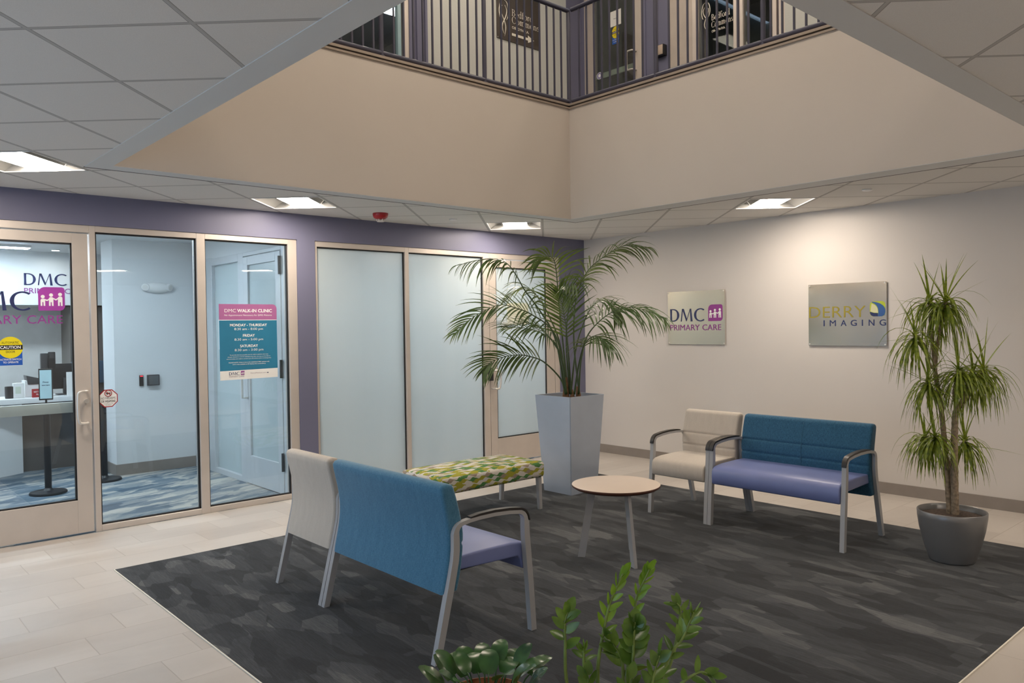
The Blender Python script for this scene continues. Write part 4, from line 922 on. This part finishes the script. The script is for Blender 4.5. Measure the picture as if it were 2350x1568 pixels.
MB().poly([(0.10 * S, 0.97 * S)] + [(S * (0.10 + 0.90 * math.sin(rad(a))), S * (0.40 + 0.57 * math.cos(rad(a)))) for a in range(8, 89, 8)] + [(0.999 * S, 0.26 * S), (0.94 * S, 0.08 * S), (0.78 * S, 0.002 * S), (0.52 * S, 0.002 * S), (0.55 * S, 0.25 * S)] + [(S * (0.02 + 0.53 * math.sin(rad(a))), S * (0.35 + 0.57 * math.cos(rad(a)))) for a in range(88, 10, -8)], o, XR, ZUp, 0.0011, 0.0016).build('blue_swoosh', plain('mid_blue_print', (0.03, 0.10, 0.30), 0.4), mk_)
MB().poly([(0.003 * S, 0.32 * S), (0.25 * S, 0.24 * S), (0.53 * S, 0.22 * S), (0.52 * S, 0.002 * S), (0.24 * S, 0.004 * S), (0.08 * S, 0.07 * S), (0.01 * S, 0.2 * S)], o, XR, ZUp, 0.0011, 0.0016).build('navy_wave', M['navy'], mk_)
MB().poly([(0.04 * S, 0.33 * S), (0.26 * S, 0.26 * S), (0.53 * S, 0.24 * S)] + [(S * (0.02 + 0.50 * math.sin(rad(a))), S * (0.35 + 0.5 * math.cos(rad(a)))) for a in range(88, 0, -11)], o, XR, ZUp, 0.0011, 0.0014).build('pale_leaf', plain('pale_yellow_print', (0.62, 0.62, 0.38), 0.4), mk_)

# ------------------------------------------------------------------ seating
def arc(cy, cz, r, a0, a1, n=8): return [(cy + r * math.cos(rad(a0 + (a1 - a0) * i / n)), cz + r * math.sin(rad(a0 + (a1 - a0) * i / n))) for i in range(n + 1)]
def seat_unit(name, label, cat, loc, rz, W, seat_m, back_m, back_rear_m, centre_seam, group=None):
    t = thing(name, label, cat, loc, rz, group); hw = W / 2; bw = 0.0165
    for s in (-1, 1):
        x = s * (hw - bw)
        front = [(-0.322, 0.0), (-0.318, 0.06), (-0.305, 0.25), (-0.29, 0.42), (-0.281, 0.52), (-0.279, 0.575)]
        arc1 = [(-0.279, 0.60)] + [(-0.279 + 0.055 * (1 - math.cos(rad(a))), 0.60 + 0.052 * math.sin(rad(a))) for a in range(15, 86, 14)]
        mid = [(-0.16, 0.6615), (-0.06, 0.668), (0.04, 0.6675), (0.105, 0.664)]
        arc2 = [(0.145 + 0.048 * math.sin(rad(a)), 0.610 + 0.048 * math.cos(rad(a))) for a in range(10, 91, 16)]
        rear = [(0.192, 0.575), (0.193, 0.53), (0.199, 0.48), (0.215, 0.41), (0.245, 0.29), (0.29, 0.11), (0.318, 0.0)]
        full = front + arc1 + mid + arc2 + rear; n1, n2, n3 = len(front), len(arc1), len(mid); m_ = len(full)
        dep = [0.040, 0.040, 0.041, 0.042, 0.042, 0.040] + [0.038 - 0.017 * i / (n2 - 1) for i in range(n2)] + [0.021] * n3 + [0.022 + 0.018 * i / (len(arc2) - 1) for i in range(len(arc2))] + [0.042, 0.043, 0.043, 0.043, 0.042, 0.041, 0.040]
        dep = [d_ * 0.9 for d_ in dep]
        e1, e2 = n1 - 1, n1 + n2 + n3 + len(arc2)
        MB().bar(full, bw, dep, x, 0, e1).build('leg', M['silver'], t, 40)
        MB().bar(full, bw, dep, x, e2, m_ - 1).build('leg', M['silver'], t, 40)
        MB().bar(full, bw, dep, x, e1, e2).build('arm_rail', M['silver'], t, 40)
        pad = [(-0.2975, 0.597)] + [(-0.279 + 0.055 - (0.055 + 0.0165) * math.cos(rad(a)), 0.60 + (0.052 + 0.0165) * math.sin(rad(a))) for a in range(5, 86, 10)] + [(-0.16, 0.678), (-0.06, 0.6845), (0.04, 0.6835), (0.100, 0.6785)]
        MB().bar(pad, bw, [0.012] + [0.0135] * (len(pad) - 3) + [0.012, 0.008], x).build('arm_pad', M['armpad'], t, 40)
    wi = hw - 2 * bw - 0.004
    prof = [(0.175, 0.418), (-0.245, 0.405), (-0.265, 0.385), (-0.272, 0.34), (-0.285, 0.332), (-0.315, 0.334), (-0.328, 0.345), (-0.330, 0.40), (-0.326, 0.44), (-0.312, 0.463), (-0.285, 0.476), (-0.2, 0.486), (0.0, 0.49), (0.175, 0.488)]
    MB().prism(prof, 'x', -wi, wi, 0.012, 3).build('seat', seat_m, t, 50, True)
    MB().box(-wi + 0.06, wi - 0.06, -0.24, 0.17, 0.392, 0.4065).build('seat_pan', M['underside'], t)
    # backrest: gently S-curved slab with stitched channels on the front
    def fy(z): return 0.126 + (0.045 * max(0, (0.60 - z) / 0.28) ** 2 if z < 0.60 else 0.055 * ((z - 0.60) / 0.235) ** 1.4)
    front = []
    for i in range(73):
        z = 0.318 + (0.835 - 0.318) * i / 72; d = 0
        for zs in (0.552, 0.658): d = max(d, 0.011 * max(0, 1 - abs(z - zs) / 0.014) ** 1.5)
        front.append((fy(z) + d, z))
    rear = [(0.264 - 0.042 * math.sin(PI * (z - 0.318) / 0.52) ** 1.3, z) for z in [0.835 - (0.835 - 0.318) * i / 16 for i in range(17)]]
    top = [(front[-1][0] + 0.012, 0.853), (front[-1][0] + 0.045, 0.860), (rear[0][0] - 0.012, 0.853)]
    b = MB().prism(front + top + rear, 'x', -hw + 0.024, hw - 0.024, 0.02, 3).build('backrest', back_m, t, 50, True)
    if centre_seam:
        MB().tube([(0.0, fy(z) - 0.0005, z) for z in [0.33 + 0.5 * i / 16 for i in range(17)]], 0.003, 6).build('centre_seam', back_m, b, 180, True)
    return t
# against the grey wall
seat_unit('armchair', 'beige armchair facing the lobby beside the blue loveseat at the grey wall', 'chair', (3.0505, -1.855, 0.005), 0, 0.60, M['beige'], M['beige'], None, False, 'beige armchairs')
seat_unit('loveseat', 'blue backed loveseat with periwinkle seat near the grey wall, front in view', 'loveseat', (3.9185, -1.855, 0.005), 0, 1.13, M['vinyl'], M['bluefab'], None, True, 'blue loveseats')
# with their backs to the camera
seat_unit('armchair', 'beige armchair seen from behind, beside the poster and the nearer loveseat', 'chair', (2.548, -5.042, 0.005), PI, 0.60, M['beige'], M['beige'], None, False, 'beige armchairs')
seat_unit('loveseat', 'blue loveseat seen from behind in the foreground, periwinkle seat', 'loveseat', (3.4165, -5.042, 0.005), PI, 1.125, M['vinyl'], M['bluevelvet'], None, False, 'blue loveseats')

# bench
t = thing('upholstered_bench', 'bench in a wavy green, olive, white and taupe pattern by the frosted glass', 'bench', (1.735, -3.30, 0.005))
hx, hy = 0.29, 0.575
def cushion():
    b = bmesh.new(); nx, ny = 10, 18; z0, z1 = 0.285, 0.425
    bmesh.ops.create_cube(b, size=1)
    for v_ in b.verts: v_.co = Vector((v_.co.x * 2 * hx, v_.co.y * 2 * hy, (z0 + z1) / 2 + v_.co.z * (z1 - z0)))
    bmesh.ops.bevel(b, geom=b.edges[:], offset=0.035, segments=5, affect='EDGES', profile=0.55)
    tops = [f for f in b.faces if f.normal.z > 0.9 and f.calc_area() > 0.1]
    bmesh.ops.subdivide_edges(b, edges=list({e for f in tops for e in f.edges}), cuts=7, use_grid_fill=True)
    for v_ in b.verts:
        if v_.co.z > z1 - 0.03:
            k = (1 - (v_.co.x / hx) ** 2) * (1 - (v_.co.y / hy) ** 2); v_.co.z += 0.025 * max(0, k) ** 0.6
    q = MB(); q.merge(b); return q
cu = cushion().build('cushion', M['wavy'], t, 60, True)
at_ = cu.data.attributes.new('side', 'FLOAT', 'FACE')
for i, p in enumerate(cu.data.polygons): at_.data[i].value = 0.0 if abs(p.normal.z) >= max(abs(p.normal.x), abs(p.normal.y)) else 1.0
MB().box(-hx + .09, hx - .09, -hy + .09, hy - .09, 0.268, 0.2845).build('frame', M['silver'], t)
for sx_ in (-1, 1):
    for sy_ in (-1, 1):
        MB().prism([(sx_ * 0.225, 0.2845), (sx_ * 0.27, 0.2845), (sx_ * 0.277, 0.0), (sx_ * 0.247, 0.0)], 'y', sy_ * 0.53 - 0.018, sy_ * 0.53 + 0.018, 0.002, 1).build('leg', M['silver'], t)

# round side table
t = thing('side_table', 'round cream side table with brown edge and three silver legs', 'table', (3.432, -3.405, 0.005))
MB().lathe([(0.0, 0.521), (0.300, 0.521), (0.307, 0.519)], 72, cap0=False, cap1=False).build('tabletop', M['tabletop'], t, 40)
MB().lathe([(0.307, 0.519), (0.310, 0.513), (0.308, 0.507), (0.285, 0.492), (0.0, 0.492)], 72, cap0=False, cap1=False).build('table_edge', M['tableedge'], t, 60)
MB().lathe([(0.20, 0.478), (0.20, 0.4915)], 40).build('mounting_plate', M['darkgray'], t)
for dx, dy in ((-0.190, -0.157), (0.232, -0.092), (-0.062, 0.240)):
    d = Vector((dx, dy, 0)); n = d.normalized(); sd = Vector((-n.y, n.x, 0)); q = MB(); r0, r1 = d.length, 0.165; vs = []
    for (r, z, hw_) in ((r0, 0.0, 0.026), (r1, 0.485, 0.026)):
        vs.append([q.v(n * (r + b_ * hw_) + sd * a_ + Vector((0, 0, z))) for a_, b_ in ((-0.011, -1), (0.011, -1), (0.011, 1), (-0.011, 1))])
    for k in range(4): q.face((vs[0][k], vs[0][(k + 1) % 4], vs[1][(k + 1) % 4], vs[1][k]))
    q.face(vs[0][::-1]); q.face(vs[1]); bmesh.ops.recalc_face_normals(q.bm, faces=q.bm.faces[:]); q.build('leg', M['silver'], t)

# ------------------------------------------------------------------ plants
# tall square planter with kentia palm
t = thing('potted_palm', 'tall palm in a tapered square silver planter at the corner of the carpet', 'plant', (1.63, -1.995, 0.005))
def taper(b0, b1, z0, z1, th):
    q = MB(); L = []
    for hw_, z in ((b0, z0), (b1, z1), (b1 - th, z1), (b1 - th, z1 - 0.06)): L.append([q.v((sx_ * hw_, sy_ * hw_, z)) for sx_, sy_ in ((-1, -1), (1, -1), (1, 1), (-1, 1))])
    for i in range(3):
        for k in range(4): q.face((L[i][k], L[i][(k + 1) % 4], L[i + 1][(k + 1) % 4], L[i + 1][k]))
    q.face(L[0][::-1]); bmesh.ops.recalc_face_normals(q.bm, faces=q.bm.faces[:])
    es = [e for e in q.bm.edges if abs(e.verts[0].co.z - e.verts[1].co.z) > 0.5]
    bmesh.ops.bevel(q.bm, geom=es, offset=0.006, segments=2, affect='EDGES'); return q
taper(0.188, 0.243, 0, 0.95, 0.012).build('planter', M['planter'], t, 30)
MB().box(-0.229, 0.229, -0.229, 0.229, 0.88, 0.905).build('soil', M['soil'], t)
def frond(pts, t0, L, n, droop, up, W=0.020, seed=1, ang=(38, 68), sweep=0.0):
    rnd = random.Random(seed); q = MB(); P = cat_rom([Vector(p) - Vector((1.63, -1.995, 0.005)) for p in pts], 60)
    U = Vector(up).normalized(); N_ = len(P); n = int(n * 0.86)
    stem = MB(); stem.tube(P, [0.010 - 0.0085 * (i / (N_ - 1)) ** 0.8 for i in range(N_)], 8)
    for i in range(n):
        f = i / (n - 1); x = t0 + (1 - t0) * f; k = min(N_ - 2, int(x * (N_ - 1))); p = P[k].lerp(P[k + 1], x * (N_ - 1) - k)
        T_ = (P[min(k + 2, N_ - 1)] - P[max(k - 1, 0)]).normalized(); S = T_.cross(U).normalized()
        if S.length < 0.1: S = T_.orthogonal().normalized()
        Uh = S.cross(T_).normalized()
        ll = 1.14 * L * (0.55 + 0.45 * math.sin(PI * min(1, 0.18 + 0.75 * f))) * (1 - 0.45 * max(0, f - 0.7) / 0.3)
        for sg in (-1, 1):
            a = rad(ang[0] + (ang[1] - ang[0]) * (f ** 1.4)) + rnd.uniform(-0.08, 0.08)
            d = S * sg * math.cos(a) + T_ * math.sin(a) + Uh * (0.28 + rnd.uniform(-0.12, 0.12))
            q.leaf(p, d, ll * rnd.uniform(0.88, 1.1), W * rnd.uniform(0.8, 1.15), 1.3 * droop * rnd.uniform(0.7, 1.4), Uh, 6, 0.25, lambda x_: max(0.05, min(1, 0.35 + x_ * 3.0) * (1 - x_ ** 2.2)))
    return q, stem
FR = {
"F1": ([(1.604,-2.029,0.957), (1.546,-2.094,1.498), (1.448,-2.204,1.780), (1.388,-2.345,1.978), (1.373,-2.438,2.117), (1.311,-2.506,2.245), (1.241,-2.584,2.289), (1.143,-2.724,2.286), (1.025,-2.900,2.235)], .50, .34, 22, .75, (0.35, 0.1, 0.9)),
"F2": ([(1.610,-2.022,0.957), (1.609,-2.099,1.413), (1.595,-2.219,1.620), (1.535,-2.405,1.748), (1.489,-2.532,1.803), (1.416,-2.689,1.842), (1.343,-2.845,1.785), (1.270,-2.972,1.697), (1.203,-3.077,1.584)], .28, .34, 30, .28, (0.5, -0.2, 0.8)),
"F3": ([(1.642,-2.061,0.962), (1.630,-2.120,1.119), (1.574,-2.288,1.287), (1.532,-2.439,1.346), (1.482,-2.540,1.362), (1.424,-2.650,1.348), (1.344,-2.769,1.297), (1.320,-2.826,1.224)], .32, .33, 26, .3, (0.6, -0.5, 0.55)),
"F4": ([(1.589,-1.970,0.953), (1.527,-1.966,1.408), (1.466,-1.958,1.846), (1.449,-1.962,2.066), (1.467,-2.002,2.230), (1.533,-2.109,2.307), (1.567,-2.250,2.315), (1.563,-2.375,2.259)], .40, .36, 22, .42, (-0.6, 0.6, 0.25)),
"F5": ([(1.699,-1.923,0.955), (1.634,-1.921,1.408), (1.602,-1.881,1.755), (1.633,-1.846,1.994), (1.733,-1.810,2.185), (1.877,-1.724,2.317), (2.018,-1.612,2.410), (2.206,-1.476,2.389)], .45, .40, 28, .5, (-0.5, -0.1, 0.8)),
"F6": ([(1.728,-1.966,0.960), (1.765,-1.969,1.283), (1.818,-1.940,1.517), (1.902,-1.847,1.672), (2.002,-1.735,1.772), (2.114,-1.639,1.804), (2.246,-1.537,1.767), (2.368,-1.446,1.701)], .38, .36, 28, .7, (0.2, -0.5, 0.85)),
"F7": ([(1.720,-2.019,0.963), (1.793,-2.043,1.202), (1.891,-2.083,1.395), (1.988,-2.125,1.480), (2.100,-2.150,1.534), (2.201,-2.142,1.509), (2.293,-2.129,1.421)], .38, .34, 26, .6, (0.2, -0.2, 0.95)),
"F8": ([(1.607,-1.951,0.952), (1.576,-1.835,1.405), (1.597,-1.737,1.667), (1.651,-1.676,1.821), (1.730,-1.618,1.885), (1.830,-1.567,1.838), (1.893,-1.556,1.727)], .42, .32, 24, .5, (-0.2, -0.4, 0.9)),
"F9": ([(1.648,-2.055,0.962), (1.671,-2.134,1.287), (1.687,-2.236,1.460), (1.681,-2.363,1.546), (1.650,-2.488,1.598), (1.612,-2.620,1.624), (1.574,-2.723,1.626)], .38, .36, 24, .3, (0.5, 0.2, 0.8)),
"F10": ([(1.636,-1.993,0.957), (1.652,-2.051,1.412), (1.681,-2.063,1.711), (1.733,-2.065,1.880), (1.817,-2.091,1.969), (1.881,-2.169,2.018), (1.901,-2.297,2.014)], .45, .33, 22, .8, (0.1, -0.5, 0.8)),
"F11": ([(1.587,-1.974,0.953), (1.433,-1.920,1.450), (1.332,-1.958,1.717), (1.232,-1.994,1.898), (1.130,-2.049,2.013), (1.025,-2.136,2.002), (0.934,-2.208,1.905)], .42, .38, 24, .6, (0.4, 0.3, 0.85)),
"F12": ([(1.66,-2.0,0.957), (1.64,-2.01,1.35), (1.62,-2.02,1.62), (1.585,-2.03,1.82), (1.56,-2.05,1.98)], .40, .36, 22, .15, (0.6, -0.6, 0.3)),
"F13": ([(1.62,-1.99,0.957), (1.57,-2.03,1.30), (1.49,-2.10,1.50), (1.40,-2.19,1.63), (1.31,-2.29,1.68), (1.20,-2.40,1.66)], .42, .34, 24, .35, (0.5, 0.3, 0.8)),
}
for i, (k, (pts, t0, L, n, dr, up)) in enumerate(FR.items()):
    q, st = frond(pts, t0, L, n, dr, up, seed=i + 3)
    f = q.build('frond', M['palm'], t, 180); st.build('leaf_stalk', M['palm_stem'], f, 180)
for dx, dy, h, r in ((-0.02, -0.03, 0.22, 0.034), (0.075, 0.05, 0.13, 0.026), (0.03, 0.01, 0.10, 0.022)):
    MB().tube([(dx, dy, 0.90), (dx, dy, 0.95), (dx * 0.9, dy * 0.9, 0.90 + h)], [r, r * 0.95, r * 0.45], 12).build('stem_base', M['palm_husk'], t, 60)

# dracaena
DX0, DY0 = 5.06, -1.83
t = thing('potted_dracaena', 'spiky multi-stemmed dracaena in a round grey pot by the grey wall', 'plant', (DX0, DY0, 0.005))
MB().lathe([(0.135, 0.0), (0.143, 0.012), (0.176, 0.12), (0.200, 0.22), (0.212, 0.30), (0.214, 0.338), (0.210, 0.342), (0.203, 0.338), (0.200, 0.28)], 64, cap1=False).build('pot', M['pot'], t, 60)
MB().lathe([(0.0, 0.318), (0.09, 0.320), (0.16, 0.312), (0.204, 0.300)], 40, cap0=False, cap1=False).build('soil', M['soil'], t, 60)
T0 = Vector((DX0, DY0, 0.005))
TR = [
 ([(5.051,-1.840,0.310), (5.025,-1.839,0.702), (5.002,-1.850,1.028), (4.975,-1.880,1.282)], .019, .015),
 ([(4.975,-1.880,1.282), (4.987,-1.881,1.445), (5.015,-1.881,1.608), (5.035,-1.858,1.763)], .012, .010),
 ([(4.975,-1.880,1.282), (4.954,-1.859,1.444), (4.941,-1.843,1.608), (4.931,-1.854,1.764)], .012, .010),
 ([(4.975,-1.880,1.30), (4.967,-1.964,1.345), (4.965,-2.011,1.449), (4.944,-2.050,1.502), (4.921,-2.076,1.543)], .011, .009),
 ([(5.086,-1.846,0.310), (5.083,-1.850,0.710), (5.087,-1.844,0.975), (5.095,-1.836,1.034)], .024, .018),
 ([(5.095,-1.836,1.034), (5.095,-1.881,1.154), (5.122,-1.881,1.301)], .013, .010),
 ([(5.095,-1.836,1.034), (5.119,-1.794,1.106), (5.142,-1.739,1.206), (5.158,-1.721,1.289)], .013, .010),
 ([(5.107,-1.822,1.04), (5.119,-1.644,1.140), (5.173,-1.554,1.299)], .011, .009),
 ([(5.044,-1.772,0.306), (5.037,-1.765,0.604), (5.042,-1.760,0.70)], .014, .012),
 ([(5.033,-1.785,0.64), (5.023,-1.872,0.765), (5.014,-2.001,0.867)], .010, .008),
 ([(5.041,-1.776,0.64), (5.073,-1.740,0.740), (5.098,-1.698,0.813)], .010, .008),
 ([(5.025,-1.839,0.68), (4.970,-1.841,0.756), (4.907,-1.881,0.835)], .010, .008),
 ([(4.998,-1.854,1.043), (4.984,-1.915,1.136), (4.976,-1.999,1.229)], .010, .008)]
for pts, ra, rb in TR:
    P = cat_rom([Vector(p) - T0 for p in pts], 28); n = len(P)
    MB().tube(P, [(ra + (rb - ra) * i / (n - 1)) * (1.06 if i % 2 else 0.96) for i in range(n)], 12).build('trunk', M['trunk_d'], t, 60)
HEADS = [((5.035,-1.858,1.763), .36, 56), ((4.931,-1.854,1.764), .33, 40), ((4.921,-2.076,1.543), .34, 42), ((5.122,-1.881,1.301), .34, 50), ((5.158,-1.721,1.289), .33, 44), ((5.173,-1.554,1.299), .33, 40), ((5.014,-2.001,0.867), .30, 42), ((5.098,-1.698,0.813), .31, 44), ((4.907,-1.881,0.835), .30, 38), ((4.976,-1.999,1.229), .32, 40)]
for hi, (p, L, n) in enumerate(HEADS):
    rnd = random.Random(50 + hi); q = MB(); p = Vector(p) - T0
    n = int(n * 1.55)
    for i in range(n):
        f = (i + 0.5) / n; a = i * 2.39996 + rnd.uniform(-.3, .3)
        el = rad(84 - 104 * f ** 0.6 + rnd.uniform(-9, 9))
        d = Vector((math.cos(a) * math.cos(el), math.sin(a) * math.cos(el), math.sin(el)))
        dr = (0.22 if f < 0.07 else 1.55) * rnd.uniform(0.75, 1.3)
        if rnd.random() < 0.07: dr = 0.12
        q.leaf(p - Vector((0, 0, 0.05 * f)), d, L * rnd.uniform(0.75, 1.15), 0.0185 * rnd.uniform(0.8, 1.15), dr, (d.x * -0.3, d.y * -0.3, 1), 7, 0.3, lambda x_: max(0.04, (0.75 + 0.5 * x_ if x_ < 0.3 else 0.9) * (1 - x_ ** 1.8)))
    q.build('leaf_crown', M['drac'], t, 180)

# zz plant and a low round-leaved plant right before the camera
ZX, ZY = 5.64, -5.93
t = thing('potted_zz_plant', 'glossy upright zz plant at the bottom edge, nearest the camera', 'plant', (ZX, ZY, 0.005))
MB().lathe([(0.12, 0), (0.125, 0.01), (0.165, 0.50), (0.170, 0.555), (0.165, 0.56), (0.158, 0.555), (0.155, 0.5)], 48, cap1=False).build('pot', M['pot'], t, 50)
MB().lathe([(0.0, 0.535), (0.157, 0.525)], 36, cap0=False, cap1=False).build('soil', M['soil'], t)
Z0 = Vector((ZX, ZY, 0.005))
ZS = {
"S1": ([(5.55,-6.00,0.53), (5.518,-6.041,0.64), (5.515,-6.045,0.768), (5.515,-6.045,0.816), (5.521,-6.038,0.850)], .056, .026, 9, 0.45, 0),
"S2": ([(5.58,-5.98,0.53), (5.574,-5.979,0.682), (5.586,-5.966,0.791), (5.597,-5.954,0.863), (5.613,-5.935,0.921), (5.624,-5.923,0.955)], .052, .016, 15, 0.38, 1),
"S3": ([(5.60,-5.87,0.53), (5.564,-5.840,0.636), (5.575,-5.828,0.750), (5.582,-5.820,0.845), (5.598,-5.803,0.897), (5.608,-5.791,0.93)], .050, .017, 12, 0.5, 1),
"S4": ([(5.66,-5.95,0.53), (5.671,-5.946,0.715), (5.674,-5.943,0.797), (5.676,-5.940,0.835)], .056, .036, 14, 0.3, 0),
"S5": ([(5.69,-5.93,0.53), (5.73,-5.924,0.645), (5.754,-5.897,0.750), (5.778,-5.871,0.800), (5.791,-5.856,0.842), (5.799,-5.847,0.870)], .052, .018, 15, 0.3, 0),
"S6": ([(5.66,-5.86,0.53), (5.683,-5.782,0.706), (5.692,-5.772,0.780), (5.698,-5.766,0.830), (5.690,-5.775,0.850)], .05, .017, 11, 0.35, 0),
"S7": ([(5.56,-5.99,0.53), (5.550,-6.006,0.682), (5.549,-6.007,0.731), (5.548,-6.008,0.745)], .04, .018, 7, 0.45, 0),
"S8": ([(5.74,-5.91,0.53), (5.77,-5.90,0.66), (5.816,-5.859,0.717), (5.841,-5.831,0.712)], .05, .02, 8, 0.4, 0),
"S9": ([(5.62,-5.93,0.53), (5.621,-5.927,0.681), (5.613,-5.935,0.730), (5.598,-5.953,0.770)], .065, .022, 9, 0.3, 0),
"S10": ([(5.70,-5.95,0.53), (5.732,-5.953,0.655), (5.740,-5.944,0.713), (5.750,-5.932,0.765)], .065, .026, 10, 0.25, 0),
"S11": ([(5.66,-6.00,0.53), (5.68,-5.99,0.62), (5.69,-5.98,0.70)], .06, .026, 9, 0.2, 0),
"S12": ([(5.60,-6.03,0.53), (5.59,-6.03,0.62), (5.585,-6.03,0.69)], .06, .028, 9, 0.2, 0)}
for i, (k, (pts, L, W, n, t0, yg)) in enumerate(ZS.items()):
    rnd = random.Random(200 + i); P = cat_rom([Vector(p) - Z0 for p in pts], 24); N_ = len(P); q = MB()
    st = MB().tube(P, [0.0062 - 0.0042 * j / (N_ - 1) for j in range(N_)], 8).build('stem', M['zz_stem'], t, 180)
    for j in range(n):
        f = j / (n - 1); x = (t0 + (1 - t0) * f) * (N_ - 1); kk = min(N_ - 2, int(x)); p = P[kk].lerp(P[kk + 1], x - kk); T_ = (P[kk + 1] - P[kk]).normalized()
        S = T_.cross(fwd).normalized(); sg = 1 if j % 2 else -1; a = rad((58 if yg else 40) + (22 if yg else 32) * f ** 2 + rnd.uniform(-10, 10))
        if j == n - 1: a = rad(85)
        d = S * sg * math.cos(a) + T_ * math.sin(a) - fwd * rnd.uniform(-0.35, 0.45)
        hint = (-fwd + T_ * 0.4 + Vector((0, 0, 0.3))).normalized() if rnd.random() < 0.6 else (S * sg + T_).normalized()
        q.leaf(p, d, L * rnd.uniform(0.85, 1.1) * (1 - 0.25 * f), W * rnd.uniform(0.85, 1.15), 0.12 * rnd.uniform(-0.5, 1.5), hint, 7, 0.22, lambda x_: max(0.04, math.sin(PI * min(1, 0.06 + 0.92 * x_ ** 0.85)) ** 0.7))
    q.build('leaflets', M['zz_young'] if yg else M['zz'], st, 180)
t = thing('round_leaf_plant', 'low plant with glossy round dark leaves in a terracotta pot at the bottom edge', 'plant', (5.365, -6.20, 0.005))
MB().lathe([(0.085, 0), (0.09, 0.01), (0.118, 0.555), (0.128, 0.56), (0.130, 0.602), (0.122, 0.604), (0.118, 0.58)], 44, cap1=False).build('pot', M['terracotta'], t, 50)
MB().lathe([(0.0, 0.593), (0.119, 0.585)], 32, cap0=False, cap1=False).build('soil', M['soil'], t)
R0 = Vector((5.365, -6.20, 0.0)); rnd = random.Random(77)
lv = []
for i in range(34):
    a = i * 2.39996; r = 0.012 + 0.10 * math.sqrt(i / 34.0)
    lv.append((Vector((r * math.cos(a), r * math.sin(a), 0.60)), a, r))
for p, a, r in lv:
    q = MB(); h = 0.055 * (1 - (r / 0.14) ** 2) + rnd.uniform(-0.012, 0.02); tip = p + Vector((math.cos(a) * 0.03, math.sin(a) * 0.03, h))
    mid = p.lerp(tip, 0.5) + Vector((0, 0, 0.006)); q.tube([p, mid, tip], 0.0022, 6)
    d = Vector((math.cos(a) * 0.7, math.sin(a) * 0.7, rnd.uniform(0.7, 1.9)))
    q.leaf(tip - d * 0.002, d, rnd.uniform(0.068, 0.092), rnd.uniform(0.052, 0.066), 0.55, (math.cos(a) * -0.3, math.sin(a) * -0.3, 1), 7, 0.12, lambda x_: max(0.05, math.sin(PI * min(1, 0.08 + 0.9 * x_)) ** 0.55))
    q.build('leaf', M['round_leaf'], t, 180)
